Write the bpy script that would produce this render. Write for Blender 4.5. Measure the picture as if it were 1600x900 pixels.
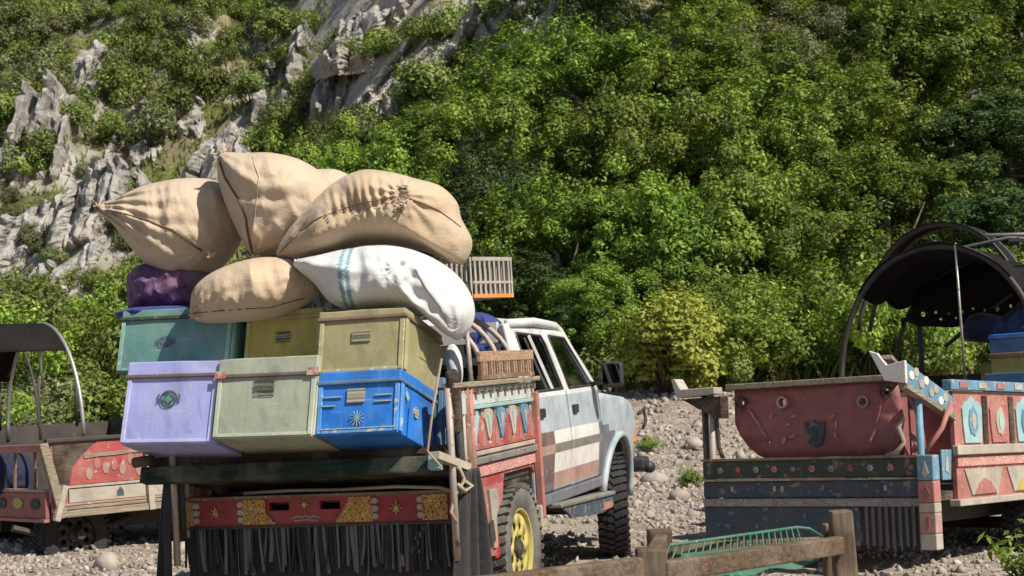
import bpy, bmesh, math, random
import numpy as np
from mathutils import Matrix, Vector, noise

for _o in list(bpy.data.objects):
    bpy.data.objects.remove(_o)
scene = bpy.context.scene
COL = scene.collection
random.seed(7)
RNG = np.random.default_rng(11)

# ------------------------------------------------------------------ camera, sky, sun, exposure
F = 2500.0                      # focal length in photo pixels (1600 wide)
HC = 1.23                       # eye height
PITCH, ROLL = math.radians(4.35), math.radians(1.2)
FW = Vector((0, math.cos(PITCH), math.sin(PITCH)))
_up = Vector((0, -math.sin(PITCH), math.cos(PITCH)))
_ri = Vector((1, 0, 0))
RI = _ri * math.cos(ROLL) - _up * math.sin(ROLL)
UP = _up * math.cos(ROLL) + _ri * math.sin(ROLL)
EYE = Vector((0, 0, HC))
cam_data = bpy.data.cameras.new('camera')
cam = bpy.data.objects.new('camera', cam_data)
COL.objects.link(cam)
cam.matrix_world = Matrix(((RI.x, UP.x, -FW.x, 0), (RI.y, UP.y, -FW.y, 0), (RI.z, UP.z, -FW.z, HC), (0, 0, 0, 1)))
cam_data.sensor_width = 36
cam_data.lens = 36 * F / 1600
cam_data.clip_start = 0.1
cam_data.clip_end = 1000
cam_data.dof.use_dof = True
cam_data.dof.focus_distance = 9.0
cam_data.dof.aperture_fstop = 6.3
scene.camera = cam

SUN_AZ, SUN_EL = math.radians(50), math.radians(47)   # azimuth measured to the right from straight behind the camera
SDIR = Vector((math.sin(SUN_AZ) * math.cos(SUN_EL), -math.cos(SUN_AZ) * math.cos(SUN_EL), math.sin(SUN_EL)))
world = bpy.data.worlds.new('World')
scene.world = world
world.use_nodes = True
wn = world.node_tree
wn.nodes.clear()
sky = wn.nodes.new('ShaderNodeTexSky')
sky.sky_type = 'NISHITA'
sky.sun_disc = False
sky.sun_elevation = SUN_EL
sky.sun_rotation = math.pi - SUN_AZ
bg = wn.nodes.new('ShaderNodeBackground')
bg.inputs['Strength'].default_value = 0.075
wo = wn.nodes.new('ShaderNodeOutputWorld')
wn.links.new(sky.outputs[0], bg.inputs['Color'])
wn.links.new(bg.outputs[0], wo.inputs['Surface'])
sun_data = bpy.data.lights.new('sun', 'SUN')
sun_data.energy = 5.0
sun_data.angle = math.radians(0.53)
sun_data.color = (1.0, 0.93, 0.81)
sun = bpy.data.objects.new('sun', sun_data)
COL.objects.link(sun)
sun.rotation_euler = SDIR.to_track_quat('Z', 'Y').to_euler()
sun.location = (8, -8, 14)
scene.render.resolution_x, scene.render.resolution_y = 1024, 576
scene.view_settings.view_transform = 'Standard'
scene.view_settings.look = 'None'
scene.view_settings.exposure = 0.32
scene.view_settings.gamma = 1.0
scene.view_settings.use_curve_mapping = False

# ------------------------------------------------------------------ helpers
def ray(px, py):
    return FW + RI * ((px - 800) / F) + UP * ((450 - py) / F)

def at(px, py, Y):
    d = ray(px, py)
    return EYE + d * (Y / d.y)

def pose(pos, yaw, pitch, roll):
    y, p, r = (math.radians(a) for a in (yaw, pitch, roll))
    Rz = Matrix(((math.cos(y), math.sin(y), 0), (-math.sin(y), math.cos(y), 0), (0, 0, 1)))
    Rx = Matrix(((1, 0, 0), (0, math.cos(p), -math.sin(p)), (0, math.sin(p), math.cos(p))))
    Ry = Matrix(((math.cos(r), 0, -math.sin(r)), (0, 1, 0), (math.sin(r), 0, math.cos(r))))
    return Matrix.Translation(Vector(pos)) @ (Rz @ Rx @ Ry).to_4x4()

def onplane(px, py, ax, val, M):
    Mi = M.inverted()
    d = Mi.to_3x3() @ ray(px, py)
    o = Mi @ EYE
    return o + d * ((val - o[ax]) / d[ax])

def tag(o, label=None, cat=None, group=None, kind=None):
    if label: o['label'] = label
    if cat: o['category'] = cat
    if group: o['group'] = group
    if kind: o['kind'] = kind
    return o

def thing(name, label, cat, M=None, group=None):
    o = bpy.data.objects.new(name, None)
    o.empty_display_size = 0.1
    COL.objects.link(o)
    if M is not None:
        o.matrix_world = M
    return tag(o, label, cat, group)

def link(name, me, parent=None, M=None):
    o = bpy.data.objects.new(name, me)
    COL.objects.link(o)
    if parent is not None: o.parent = parent
    if M is not None: o.matrix_local = M
    return o

def copy_tree(o, parent=None):
    c = o.copy()
    COL.objects.link(c)
    if parent is not None: c.parent = parent
    for ch in list(o.children):
        copy_tree(ch, c)
    return c

class MB:
    def __init__(s): s.v, s.f, s.m = [], [], []
    def add(s, vs, fs, mi=0):
        b = len(s.v)
        s.v += [tuple(v) for v in vs]
        for f in fs:
            s.f.append([b + i for i in f]); s.m.append(mi)
        return s
    def box(s, c, size, R=None, mi=0):
        vs = []
        for i in range(8):
            p = Vector(((i & 1) - .5, ((i >> 1) & 1) - .5, (i >> 2) - .5))
            p = Vector((p.x * size[0], p.y * size[1], p.z * size[2]))
            if R is not None: p = R @ p
            vs.append(p + Vector(c))
        return s.add(vs, [(0, 2, 3, 1), (4, 5, 7, 6), (0, 1, 5, 4), (2, 6, 7, 3), (0, 4, 6, 2), (1, 3, 7, 5)], mi)
    def ext(s, a, b, mi=0):
        a, b = Vector(a), Vector(b)
        return s.box((a + b) / 2, (abs(b.x - a.x), abs(b.y - a.y), abs(b.z - a.z)), None, mi)
    def beam(s, p, q, w, h, mi=0, up=(0, 0, 1)):
        p, q = Vector(p), Vector(q)
        d = (q - p); L = d.length; d.normalize()
        x = d.cross(Vector(up)).normalized(); z = x.cross(d)
        R = Matrix((x, d, z)).transposed()
        return s.box((p + q) / 2, (w, L, h), R, mi)
    def prism(s, poly, ax, a0, a1, mi=0):
        n = len(poly)
        def P(a, u, w):
            return (a, u, w) if ax == 0 else ((u, a, w) if ax == 1 else (u, w, a))
        vs = [P(a0, *p) for p in poly] + [P(a1, *p) for p in poly]
        fs = [list(range(n))[::-1], [n + i for i in range(n)]]
        fs += [(i, (i + 1) % n, n + (i + 1) % n, n + i) for i in range(n)]
        return s.add(vs, fs, mi)
    def tube(s, pts, r, seg=8, mi=0):
        pts = [Vector(p) for p in pts]; n = len(pts)
        rs = r if isinstance(r, (list, tuple)) else [r] * n
        vs = []; prev = None
        for i, p in enumerate(pts):
            t = (pts[min(i + 1, n - 1)] - pts[max(i - 1, 0)]).normalized()
            if prev is None:
                a = t.orthogonal().normalized()
            else:
                a = (prev - t * prev.dot(t)).normalized()
            prev = a; b = t.cross(a)
            for k in range(seg):
                an = 2 * math.pi * k / seg
                vs.append(p + (a * math.cos(an) + b * math.sin(an)) * rs[i])
        fs = []
        for i in range(n - 1):
            for k in range(seg):
                k2 = (k + 1) % seg
                fs.append((i * seg + k, i * seg + k2, (i + 1) * seg + k2, (i + 1) * seg + k))
        fs.append(list(range(seg))[::-1]); fs.append([(n - 1) * seg + k for k in range(seg)])
        return s.add(vs, fs, mi)
    def lathe(s, prof, ax, c, seg=32, mi=0, loop=False):
        vs = []; n = len(prof); c = Vector(c)
        for k in range(seg):
            an = 2 * math.pi * k / seg; ca, sa = math.cos(an), math.sin(an)
            for a, r in prof:
                p = Vector((a, r * ca, r * sa)) if ax == 0 else (Vector((r * ca, a, r * sa)) if ax == 1 else Vector((r * ca, r * sa, a)))
                vs.append(p + c)
        fs = []
        for k in range(seg):
            k2 = (k + 1) % seg
            for i in range(n if loop else n - 1):
                j = (i + 1) % n
                fs.append((k * n + i, k2 * n + i, k2 * n + j, k * n + j))
        return s.add(vs, fs, mi)
    def grid(s, rows, mi=0):
        n = len(rows); m = len(rows[0])
        vs = [p for r in rows for p in r]
        fs = [(i * m + j, i * m + j + 1, (i + 1) * m + j + 1, (i + 1) * m + j) for i in range(n - 1) for j in range(m - 1)]
        return s.add(vs, fs, mi)
    def mesh(s, name, mats, smooth=False):
        me = bpy.data.meshes.new(name)
        me.from_pydata(s.v, [], s.f)
        for m in (mats if isinstance(mats, (list, tuple)) else [mats]):
            me.materials.append(m)
        me.polygons.foreach_set('material_index', s.m)
        bm = bmesh.new(); bm.from_mesh(me)
        bmesh.ops.recalc_face_normals(bm, faces=bm.faces)
        bm.to_mesh(me); bm.free()
        if smooth:
            me.polygons.foreach_set('use_smooth', [True] * len(me.polygons))
        me.update()
        return me
    def build(s, name, mats, parent=None, smooth=False, bevel=0, M=None, angle=None):
        me = s.mesh(name, mats, smooth)
        if angle is not None:
            me.polygons.foreach_set('use_smooth', [True] * len(me.polygons))
            me.set_sharp_from_angle(angle=math.radians(angle))
        o = link(name, me, parent, M)
        if bevel:
            b = o.modifiers.new('bevel', 'BEVEL'); b.width = bevel; b.segments = 2
            b.limit_method = 'ANGLE'; b.angle_limit = math.radians(40)
        return o

def panel(name, poly, holes, xfun, mats, parent, ycuts=(), zcuts=(), matfn=None, thick=0.03, mirror=False, smooth=True):
    """a sheet-metal panel given by its outline in the (y, z) plane, with openings, curved by xfun(y, z)"""
    bm = bmesh.new()
    for lp in [poly] + list(holes):
        vs = [bm.verts.new((0, p[0], p[1])) for p in lp]
        for i in range(len(vs)):
            bm.edges.new((vs[i], vs[(i + 1) % len(vs)]))
    bmesh.ops.triangle_fill(bm, use_beauty=True, use_dissolve=False, edges=bm.edges[:], normal=(1, 0, 0))
    for z in zcuts:
        bmesh.ops.bisect_plane(bm, geom=bm.verts[:] + bm.edges[:] + bm.faces[:], plane_co=(0, 0, z), plane_no=(0, 0, 1), dist=1e-5)
    for y in ycuts:
        bmesh.ops.bisect_plane(bm, geom=bm.verts[:] + bm.edges[:] + bm.faces[:], plane_co=(0, y, 0), plane_no=(0, 1, 0), dist=1e-5)
    for f in bm.faces:
        if f.normal.x < 0: f.normal_flip()
        if matfn:
            c = f.calc_center_median(); f.material_index = matfn(c.y, c.z)
        f.smooth = smooth
    for v in bm.verts:
        v.co.x = xfun(v.co.y, v.co.z) * (-1 if mirror else 1)
    if mirror: bmesh.ops.reverse_faces(bm, faces=bm.faces[:])
    me = bpy.data.meshes.new(name); bm.to_mesh(me); bm.free()
    for m in mats: me.materials.append(m)
    o = link(name, me, parent)
    if thick:
        so = o.modifiers.new('solid', 'SOLIDIFY'); so.thickness = thick; so.offset = -1
    return o

def circle(cy, cz, r, n=16, a0=0.0, a1=2 * math.pi, full=True):
    return [(cy + r * math.cos(a0 + (a1 - a0) * k / (n if full else n - 1)), cz + r * math.sin(a0 + (a1 - a0) * k / (n if full else n - 1))) for k in range(n)]

# ------------------------------------------------------------------ materials
class NT:
    def __init__(s, name):
        s.m = bpy.data.materials.new(name); s.m.use_nodes = True
        s.t = s.m.node_tree; s.t.nodes.clear()
        s.out = s.t.nodes.new('ShaderNodeOutputMaterial')
    def n(s, typ, **kw):
        nd = s.t.nodes.new('ShaderNode' + typ)
        for k, v in kw.items():
            if k.startswith('i_'):
                key = k[2:]
                nd.inputs[int(key) if key.isdigit() else key.replace('_', ' ')].default_value = v
            else: setattr(nd, k, v)
        return nd
    def l(s, a, b): s.t.links.new(a, b)
    def noise(s, scale, detail=4, rough=.6, vec=None, dist=0):
        nd = s.n('TexNoise', i_Scale=scale, i_Detail=detail, i_Roughness=rough, i_Distortion=dist)
        if vec: s.l(vec, nd.inputs['Vector'])
        return nd.outputs['Fac']
    def ramp(s, fac, stops, interp='LINEAR'):
        nd = s.n('ValToRGB'); cr = nd.color_ramp; cr.interpolation = interp
        while len(cr.elements) < len(stops): cr.elements.new(.5)
        for e, (p, c) in zip(cr.elements, stops):
            e.position = p
            e.color = (c, c, c, 1) if isinstance(c, (int, float)) else (*c[:3], 1)
        s.l(fac, nd.inputs[0]); return nd.outputs[0]
    def mix(s, fac, a, b, mode='MIX'):
        nd = s.n('MixRGB', blend_type=mode)
        for sock, v in ((nd.inputs[0], fac), (nd.inputs[1], a), (nd.inputs[2], b)):
            if isinstance(v, (int, float)): sock.default_value = v if sock == nd.inputs[0] else (v, v, v, 1)
            elif isinstance(v, (tuple, list)): sock.default_value = (*v[:3], 1)
            else: s.l(v, sock)
        return nd.outputs[0]
    def math(s, op, a, b=0.0):
        nd = s.n('Math', operation=op)
        for sock, v in ((nd.inputs[0], a), (nd.inputs[1], b)):
            if isinstance(v, (int, float)): sock.default_value = v
            else: s.l(v, sock)
        return nd.outputs[0]
    def bump(s, h, strength=.4, dist=.01):
        nd = s.n('Bump', i_Strength=strength, i_Distance=dist); s.l(h, nd.inputs['Height']); return nd.outputs[0]
    def pbsdf(s, col, rough=.6, metal=0.0, nrm=None, spec=.4):
        b = s.n('BsdfPrincipled', i_Metallic=metal)
        b.inputs['Specular IOR Level'].default_value = spec
        for key, v in (('Base Color', col), ('Roughness', rough)):
            if isinstance(v, (int, float)): b.inputs[key].default_value = v
            elif isinstance(v, (tuple, list)): b.inputs[key].default_value = (*v[:3], 1)
            else: s.l(v, b.inputs[key])
        if nrm: s.l(nrm, b.inputs['Normal'])
        return b
    def done(s, b): s.l(b.outputs[0], s.out.inputs['Surface']); return s.m

MAT = {}
def paint(name, col, rough=.55, metal=0.0, var=.22, vs=5.0, chip=(.16, .10, .07), ca=.42, cs=16.0, dust=.35, dcol=(.36, .31, .24), bump=.25, bs=45.0, streak=True, scr=.0, grime=.0, dent=0, spec=.4):
    """worn paint: mottled tone, chipped patches and settled dust; all on object coordinates"""
    t = NT(name)
    tc = t.n('TexCoord').outputs['Object']
    n1 = t.noise(vs, 5, .6, tc)
    mp = t.n('Mapping'); mp.inputs['Scale'].default_value = (1, 1, .18); t.l(tc, mp.inputs[0])
    n2 = t.noise(cs, 7, .68, tc)
    n3 = t.noise(cs * 1.6, 5, .6, mp.outputs[0])
    c0 = tuple(max(0, c * (1 - var)) for c in col); c1 = tuple(min(1, c * (1 + var)) for c in col)
    c = t.mix(t.ramp(n1, [(.3, 0), (.7, 1)]), c0, c1)
    if streak:
        c = t.mix(t.math('MULTIPLY', t.ramp(n3, [(.5, 0), (.72, 1)]), .45), c, tuple(a * .55 + b * .2 for a, b in zip(col, dcol)))
    d = t.math('MULTIPLY', t.ramp(t.noise(3.1, 6, .7, tc), [(.38, 0), (.66, 1)]), dust)
    c = t.mix(d, c, dcol)
    msk = t.ramp(n2, [(.5 + (1 - ca) * .2, 0), (.53 + (1 - ca) * .2, 1)])
    if chip is not None:
        c = t.mix(msk, c, chip)
        if scr:
            for k, (rot, sc3) in enumerate((((0, .5, 0), (3, 3, 130)), ((0, -.7, .2), (130, 3, 4)), ((0, .1, 0), (4, 4, 70)))):
                ms = t.n('Mapping'); ms.inputs['Scale'].default_value = sc3; ms.inputs['Rotation'].default_value = rot; t.l(tc, ms.inputs[0])
                sn_ = t.noise(1.0, 2, .5, ms.outputs[0])
                c = t.mix(t.math('MULTIPLY', t.ramp(sn_, [(.69, 0), (.74, 1)]), scr), c, chip)
        if grime: c = t.mix(t.math('MULTIPLY', t.ramp(t.noise(2.2, 4, .75, tc, .8), [(.48, 0), (.68, 1)]), grime), c, tuple(.45 * a + .03 for a in col))
    r = t.mix(d, rough, .9)
    h = t.math('ADD', t.noise(bs, 4, .6, tc), t.math('MULTIPLY', msk, -.6))
    if dent: h = t.math('ADD', h, t.math('MULTIPLY', t.noise(5.5, 2, .5, tc), dent))
    MAT[name] = t.done(t.pbsdf(c, r, metal, t.bump(h, bump, .004), spec))
    return MAT[name]

def wood(name, col, rough=.8, scale=(14, 1.2, 14), dark=.3):
    t = NT(name); tc = t.n('TexCoord').outputs['Object']
    mp = t.n('Mapping'); mp.inputs['Scale'].default_value = scale; t.l(tc, mp.inputs[0])
    g = t.noise(3, 8, .7, mp.outputs[0], .6)
    c = t.mix(t.ramp(g, [(.32, 0), (.68, 1)]), tuple(a * dark for a in col), col)
    c = t.mix(t.ramp(t.noise(4, 5, .6, tc), [(.45, 0), (.8, .6)]), c, (.33, .29, .23))
    MAT[name] = t.done(t.pbsdf(c, rough, 0, t.bump(g, 1.0, .012), .2))
    return MAT[name]

def fabric(name, col, col2, ws=220, wrinkle=.35, rough=.85, stain=(.22, .15, .09), trans=0.0):
    t = NT(name); tc = t.n('TexCoord').outputs['Object']
    n1 = t.noise(2.6, 5, .6, tc)
    c = t.mix(t.ramp(n1, [(.32, 0), (.68, 1)]), col2, col)
    mp = t.n('Mapping'); mp.inputs['Scale'].default_value = (6, 6, 55); mp.inputs['Rotation'].default_value = (.3, .25, 0); t.l(tc, mp.inputs[0])
    mq = t.n('Mapping'); mq.inputs['Scale'].default_value = (60, 20, 5); mq.inputs['Rotation'].default_value = (0, .3, 0); t.l(tc, mq.inputs[0])
    th = t.noise(2.0, 3, .7, mp.outputs[0]); th2 = t.noise(2.0, 3, .7, mq.outputs[0])
    thr = t.math('ADD', th, th2)
    c = t.mix(t.ramp(thr, [(.40, .10), (.62, 0)]), c, tuple(a * .55 for a in col2))
    c = t.mix(t.ramp(t.noise(7, 6, .7, tc), [(.56, 0), (.8, .5)]), c, stain)
    w = t.noise(ws, 2, .5, tc)
    h = t.math('ADD', t.math('MULTIPLY', thr, .22), t.math('MULTIPLY', t.noise(16, 5, .6, tc), 1.5))
    h = t.math('ADD', h, t.math('MULTIPLY', w, .25))
    b = t.pbsdf(c, rough, 0, t.bump(h, wrinkle, .012), .25)
    b.inputs['Sheen Weight'].default_value = .15
    MAT[name] = t.done(b)
    return MAT[name]

def leafmat(name, stops, trans=.22, rand=.34):
    """leaf colour runs over a per-leaf random value; some light passes through"""
    t = NT(name)
    at_ = t.n('Attribute', attribute_name='tint').outputs['Fac']
    oi = t.n('ObjectInfo').outputs['Random']
    c = t.ramp(at_, stops)
    hsv = t.n('HueSaturation'); t.l(c, hsv.inputs['Color'])
    t.l(t.math('ADD', t.math('MULTIPLY', oi, rand * 2), 1 - rand), hsv.inputs['Value'])
    t.l(t.math('ADD', t.math('MULTIPLY', oi, .022), .492), hsv.inputs['Hue'])
    b = t.pbsdf(hsv.outputs[0], .55, 0, None, .25)
    tr = t.n('BsdfTranslucent'); t.l(t.mix(1, hsv.outputs[0], (1.25, 1.15, .5), 'MULTIPLY'), tr.inputs[0])
    mx = t.n('MixShader'); mx.inputs[0].default_value = trans
    t.l(b.outputs[0], mx.inputs[1]); t.l(tr.outputs[0], mx.inputs[2])
    MAT[name] = t.done(mx)
    return MAT[name]

def glassmat(name, tint=(.75, .82, .8), refl=.06):
    t = NT(name)
    tr = t.n('BsdfTransparent'); tr.inputs[0].default_value = (*tint, 1)
    gl = t.n('BsdfGlossy'); gl.inputs['Roughness'].default_value = .03; gl.inputs[0].default_value = (.9, .95, 1, 1)
    lw = t.n('LayerWeight', i_Blend=.25)
    f = t.math('ADD', t.math('MULTIPLY', lw.outputs['Fresnel'], .45), refl)
    mx = t.n('MixShader'); t.l(f, mx.inputs[0]); t.l(tr.outputs[0], mx.inputs[1]); t.l(gl.outputs[0], mx.inputs[2])
    MAT[name] = t.done(mx)
    return MAT[name]

def printmat(name, base, ink, ink2, kind='crest'):
    """flat print: a small weathered emblem in two inks on the paint"""
    t = NT(name); tc = t.n('TexCoord').outputs['Generated']
    mp = t.n('Mapping'); mp.inputs['Location'].default_value = (-.5, -.5, -.5); t.l(tc, mp.inputs[0])
    sp = t.n('SeparateXYZ'); t.l(mp.outputs[0], sp.inputs[0])
    ax = t.math('ABSOLUTE', sp.outputs[0]); az = t.math('ABSOLUTE', sp.outputs[2])
    nz = t.noise(9, 4, .7, tc)
    if kind == 'crest':
        rad = t.math('SQRT', t.math('ADD', t.math('POWER', ax, 2), t.math('POWER', az, 2)))
        band = t.math('SINE', t.math('MULTIPLY', rad, 42))
        msk = t.math('MULTIPLY', t.math('GREATER_THAN', t.math('ADD', band, t.math('MULTIPLY', nz, 1.2)), .55), t.math('LESS_THAN', t.math('ADD', t.math('MAXIMUM', t.math('MULTIPLY', ax, .9), t.math('ADD', t.math('MULTIPLY', ax, .55), az)), t.math('MULTIPLY', nz, .12)), .5))
        core = t.math('LESS_THAN', t.math('ADD', t.math('MULTIPLY', ax, .8), az), .16)
    else:
        rows = t.math('SINE', t.math('MULTIPLY', sp.outputs[2], 22))
        colm = t.noise(30, 2, .5, tc)
        msk = t.math('MULTIPLY', t.math('GREATER_THAN', rows, -.15), t.math('GREATER_THAN', colm, .47))
        core = t.math('MULTIPLY', t.math('LESS_THAN', az, .16), t.math('GREATER_THAN', nz, .45))
    cm = t.math('MULTIPLY', core, t.math('GREATER_THAN', nz, .4))
    c = t.mix(cm, ink, ink2)
    b = t.pbsdf(c, .6)
    tr = t.n('BsdfTransparent'); mx = t.n('MixShader')
    if kind == 'plate': c = t.mix(t.math('MAXIMUM', msk, cm), base, c); t.l(c, b.inputs['Base Color']); mx.inputs[0].default_value = 1
    else: t.l(t.math('MULTIPLY', t.math('MAXIMUM', msk, cm), .9), mx.inputs[0])
    t.l(tr.outputs[0], mx.inputs[1]); t.l(b.outputs[0], mx.inputs[2])
    MAT[name] = t.done(mx)
    return MAT[name]

def scroll(name, base, ink, ink2, scale=18):
    """painted scrollwork: wandering gold lines over a ground colour"""
    t = NT(name); tc = t.n('TexCoord').outputs['Object']
    w = t.n('TexWave', i_Scale=scale * .8, i_Distortion=16.0, i_Detail=3.0); w.inputs['Detail Scale'].default_value = 2.6; t.l(tc, w.inputs[0])
    v = t.n('TexVoronoi', i_Scale=scale * 1.4); t.l(tc, v.inputs[0])
    c = t.mix(t.ramp(w.outputs['Fac'], [(.36, 0), (.62, 1)]), base, ink)
    c = t.mix(t.ramp(v.outputs['Distance'], [(.18, 1), (.24, 0)]), c, ink2)
    c = t.mix(t.ramp(t.noise(6, 6, .7, tc), [(.5, 0), (.75, .7)]), c, (.22, .15, .1))
    MAT[name] = t.done(t.pbsdf(c, .6))
    return MAT[name]

paint('lavender', (.335, .365, .70), .5, chip=(.62, .6, .66), ca=.25, dust=0.32, dcol=(.5, .46, .5), var=.07, scr=.3, grime=.9, dent=6)
paint('greygreen', (.34, .38, .29), .55, chip=(.5, .5, .42), ca=.3, dust=0.38, var=.12, scr=.3, grime=.9, dent=6)
paint('blue_box', (.015, .17, .62), .38, chip=(.35, .5, .65), ca=.22, dust=0.22, dcol=(.25, .4, .5), var=.25, scr=.3, grime=.9, dent=6)
paint('teal', (.095, .245, .225), .5, chip=(.4, .5, .45), ca=.2, dust=0.36, var=.15, scr=.3, grime=.9, dent=6)
paint('yellow_box', (.40, .33, .07), .55, chip=(.42, .4, .3), ca=.3, dust=.3, dcol=(.3, .3, .22), scr=.3, grime=.9, dent=6)
paint('olive', (.30, .28, .13), .55, chip=(.40, .37, .25), ca=.3, dust=0.38, var=.18, scr=.3, grime=.9, dent=6)
for nm_, c_, k_ in (('lavender', (.46, .49, .78), .5), ('greygreen', (.46, .50, .38), .5), ('blue_box', (.08, .30, .70), .75), ('teal', (.19, .36, .32), .6), ('yellow_box', (.42, .38, .14), .6), ('olive', (.40, .37, .20), .6)):
    paint(nm_ + '_edge', c_, .5, chip=(.55, .52, .45), ca=k_, cs=22, dust=.2, scr=.5)
paint('oldblue', (.05, .16, .32), .6, chip=(.2, .22, .2), ca=.35)
paint('red', (.36, .05, .05), .5, chip=(.45, .34, .28), ca=.5, dust=.45, scr=.4, grime=.3)
paint('tailred', (.30, .022, .03), .5, chip=(.2, .12, .1), ca=.15, dust=.15, scr=.35, grime=.45)
paint('oldred', (.29, .092, .095), .6, chip=(.13, .08, .07), ca=.38, dust=.3, dcol=(.30, .2, .17), var=.2, scr=.35, grime=.45)
paint('pinkred', (.38, .135, .12), .6, chip=(.55, .45, .38), ca=.4, dust=.35, scr=.35, grime=.45)
paint('cream', (.40, .355, .295), .6, chip=(.30, .2, .15), ca=.35, dust=.25, scr=.35, grime=.45)
paint('turquoise', (.28, .46, .48), .6, chip=(.5, .42, .35), ca=.45, dust=.3, scr=.35, grime=.45)
paint('sky_paint', (.10, .25, .37), .55, chip=(.42, .37, .32), ca=.6, dust=.2, scr=.35, grime=.45)
paint('green_dark', (.022, .045, .036), .7, scr=.5, chip=(.20, .155, .11), ca=.62, dust=.3, dcol=(.16, .15, .11))
paint('navy_dark', (.035, .06, .095), .7, scr=.5, chip=(.20, .17, .14), ca=.62, dust=.3, dcol=(.16, .15, .12))
paint('car_white', (.60, .61, .60), .35, chip=(.35, .33, .3), ca=.15, dust=.4, dcol=(.5, .47, .42), var=.06, scr=.35, grime=.45)
paint('car_blue', (.36, .43, .48), .3, chip=(.22, .3, .38), ca=.42, cs=7, dust=.5, dcol=(.48, .45, .39), var=.2, scr=.35, grime=.45)
paint('livery_white', (.70, .68, .64), .4, chip=(.42, .38, .33), ca=.25, dust=.25, var=.05, scr=.35, grime=.45)
paint('livery_brown', (.13, .085, .085), .45, chip=(.35, .25, .2), ca=.3, dust=.35, dcol=(.3, .24, .2), scr=.35, grime=.45)
paint('livery_slate', (.12, .13, .16), .4, chip=(.4, .3, .15), ca=.25, dust=.3)
paint('livery_rust', (.36, .22, .19), .5, chip=(.45, .38, .3), ca=.4, dust=.4)
paint('steel', (.36, .35, .33), .45, .6, chip=(.22, .12, .07), ca=.4, dust=.3)
paint('pipe', (.36, .30, .27), .55, .2, chip=(.2, .1, .06), ca=.5, dust=.35, dcol=(.42, .36, .3))
paint('dark_metal', (.045, .042, .04), .6, .3, chip=(.12, .08, .06), ca=.4, dust=.35, dcol=(.16, .13, .1))
paint('black_plastic', (.02, .02, .022), .5, chip=None, dust=.3, dcol=(.12, .11, .1))
paint('yellow_rim', (.44, .37, .08), .6, chip=(.2, .13, .07), ca=.4, dust=.5, dcol=(.45, .38, .22))
paint('rust_brown', (.17, .09, .06), .8, chip=(.4, .3, .22), ca=.5, dust=.4)
paint('lamp_red', (.5, .02, .02), .25, chip=None, dust=.2)
paint('red_smudge', (.50, .09, .10), .6, chip=(.38, .40, .32), ca=.8, cs=24, dust=.3)
paint('crate_grey', (.34, .32, .29), .6, chip=(.3, .28, .25), ca=.2, dust=.3)
paint('crate_orange', (.75, .22, .04), .5, chip=None, dust=.25)
paint('seat_cloth', (.05, .05, .055), .9, chip=None, dust=.3)
paint('tyre', (.06, .057, .053), .85, chip=None, dust=.75, dcol=(.23, .21, .18), bump=.5, bs=25)
paint('tyre_shaded', (.022, .022, .024), .85, chip=None, dust=.2, dcol=(.10, .09, .08), bump=.5, bs=25)  # darker copy of the tyre rubber, with the shade around the wheel put into its colour
paint('tarp', (.013, .012, .012), .9, chip=(.035, .03, .028), ca=.3, dust=.3, dcol=(.03, .026, .023), bump=.5, bs=14, spec=.08)
paint('green_paint', (.035, .15, .10), .5, chip=(.3, .35, .28), ca=.35, dust=.2)
wood('wood', (.17, .115, .075), .85, (14, 14, 1.4))
wood('wood_pale', (.42, .34, .25))
wood('wood_dark', (.075, .05, .035))
wood('plank_green', (.032, .055, .038), .8, (1.5, 14, 14))
fabric('burlap', (.53, .425, .315), (.44, .345, .25), stain=(.27, .20, .13), wrinkle=.6)
fabric('burlap_warm', (.52, .405, .285), (.41, .31, .205), stain=(.26, .18, .11), wrinkle=.6)
fabric('white_sack', (.64, .64, .635), (.56, .56, .56), stain=(.62, .60, .56), wrinkle=.25, rough=.6)
fabric('teal_print', (.13, .26, .31), (.20, .33, .37), stain=(.42, .48, .48), wrinkle=.25)
fabric('black_cloth', (.042, .040, .042), (.024, .023, .025), stain=(.07, .064, .06), wrinkle=.5)
fabric('grey_strip', (.17, .16, .15), (.11, .10, .095), stain=(.03, .03, .03))
fabric('purple_cloth', (.13, .065, .15), (.06, .035, .11), stain=(.03, .06, .20))
fabric('dark_bundle', (.02, .025, .06), (.012, .015, .03), stain=(.04, .035, .03))
fabric('blue_cloth', (.03, .05, .22), (.015, .025, .12), stain=(.15, .05, .15))
fabric('rope', (.42, .35, .26), (.3, .24, .17), stain=(.15, .11, .08))
fabric('thread', (.14, .085, .05), (.10, .06, .035))
glassmat('glass', (.46, .54, .52), .03)
glassmat('dark_glass', (.22, .29, .33), .05)
scroll('gold_scroll', (.24, .03, .03), (.58, .42, .08), (.55, .30, .22), 22)
scroll('purple_print', (.075, .04, .10), (.13, .055, .14), (.05, .09, .22), 9)
scroll('lace_red', (.42, .05, .05), (.6, .48, .42), (.5, .12, .1), 34)
scroll('carved', (.20, .08, .055), (.52, .40, .26), (.40, .15, .10), 30)
scroll('studded', (.30, .46, .47), (.58, .56, .50), (.50, .22, .18), 30)
scroll('patterned', (.03, .06, .09), (.42, .38, .34), (.40, .1, .09), 40)
printmat('print_lavender', (.42, .42, .80), (.07, .11, .11), (.10, .30, .18))
printmat('print_grey', (.35, .38, .29), (.06, .06, .05), (.10, .12, .09), 'stamp')
printmat('print_blue', (.40, .38, .30), (.10, .09, .08), (.3, .28, .2), 'plate')
printmat('print_olive', (.32, .30, .18), (.05, .05, .05), (.10, .10, .08), 'plate')
printmat('print_teal', (.14, .33, .32), (.09, .14, .16), (.16, .14, .2))
printmat('print_yellow', (.38, .33, .10), (.06, .08, .09), (.2, .25, .25), 'stamp')
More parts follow.
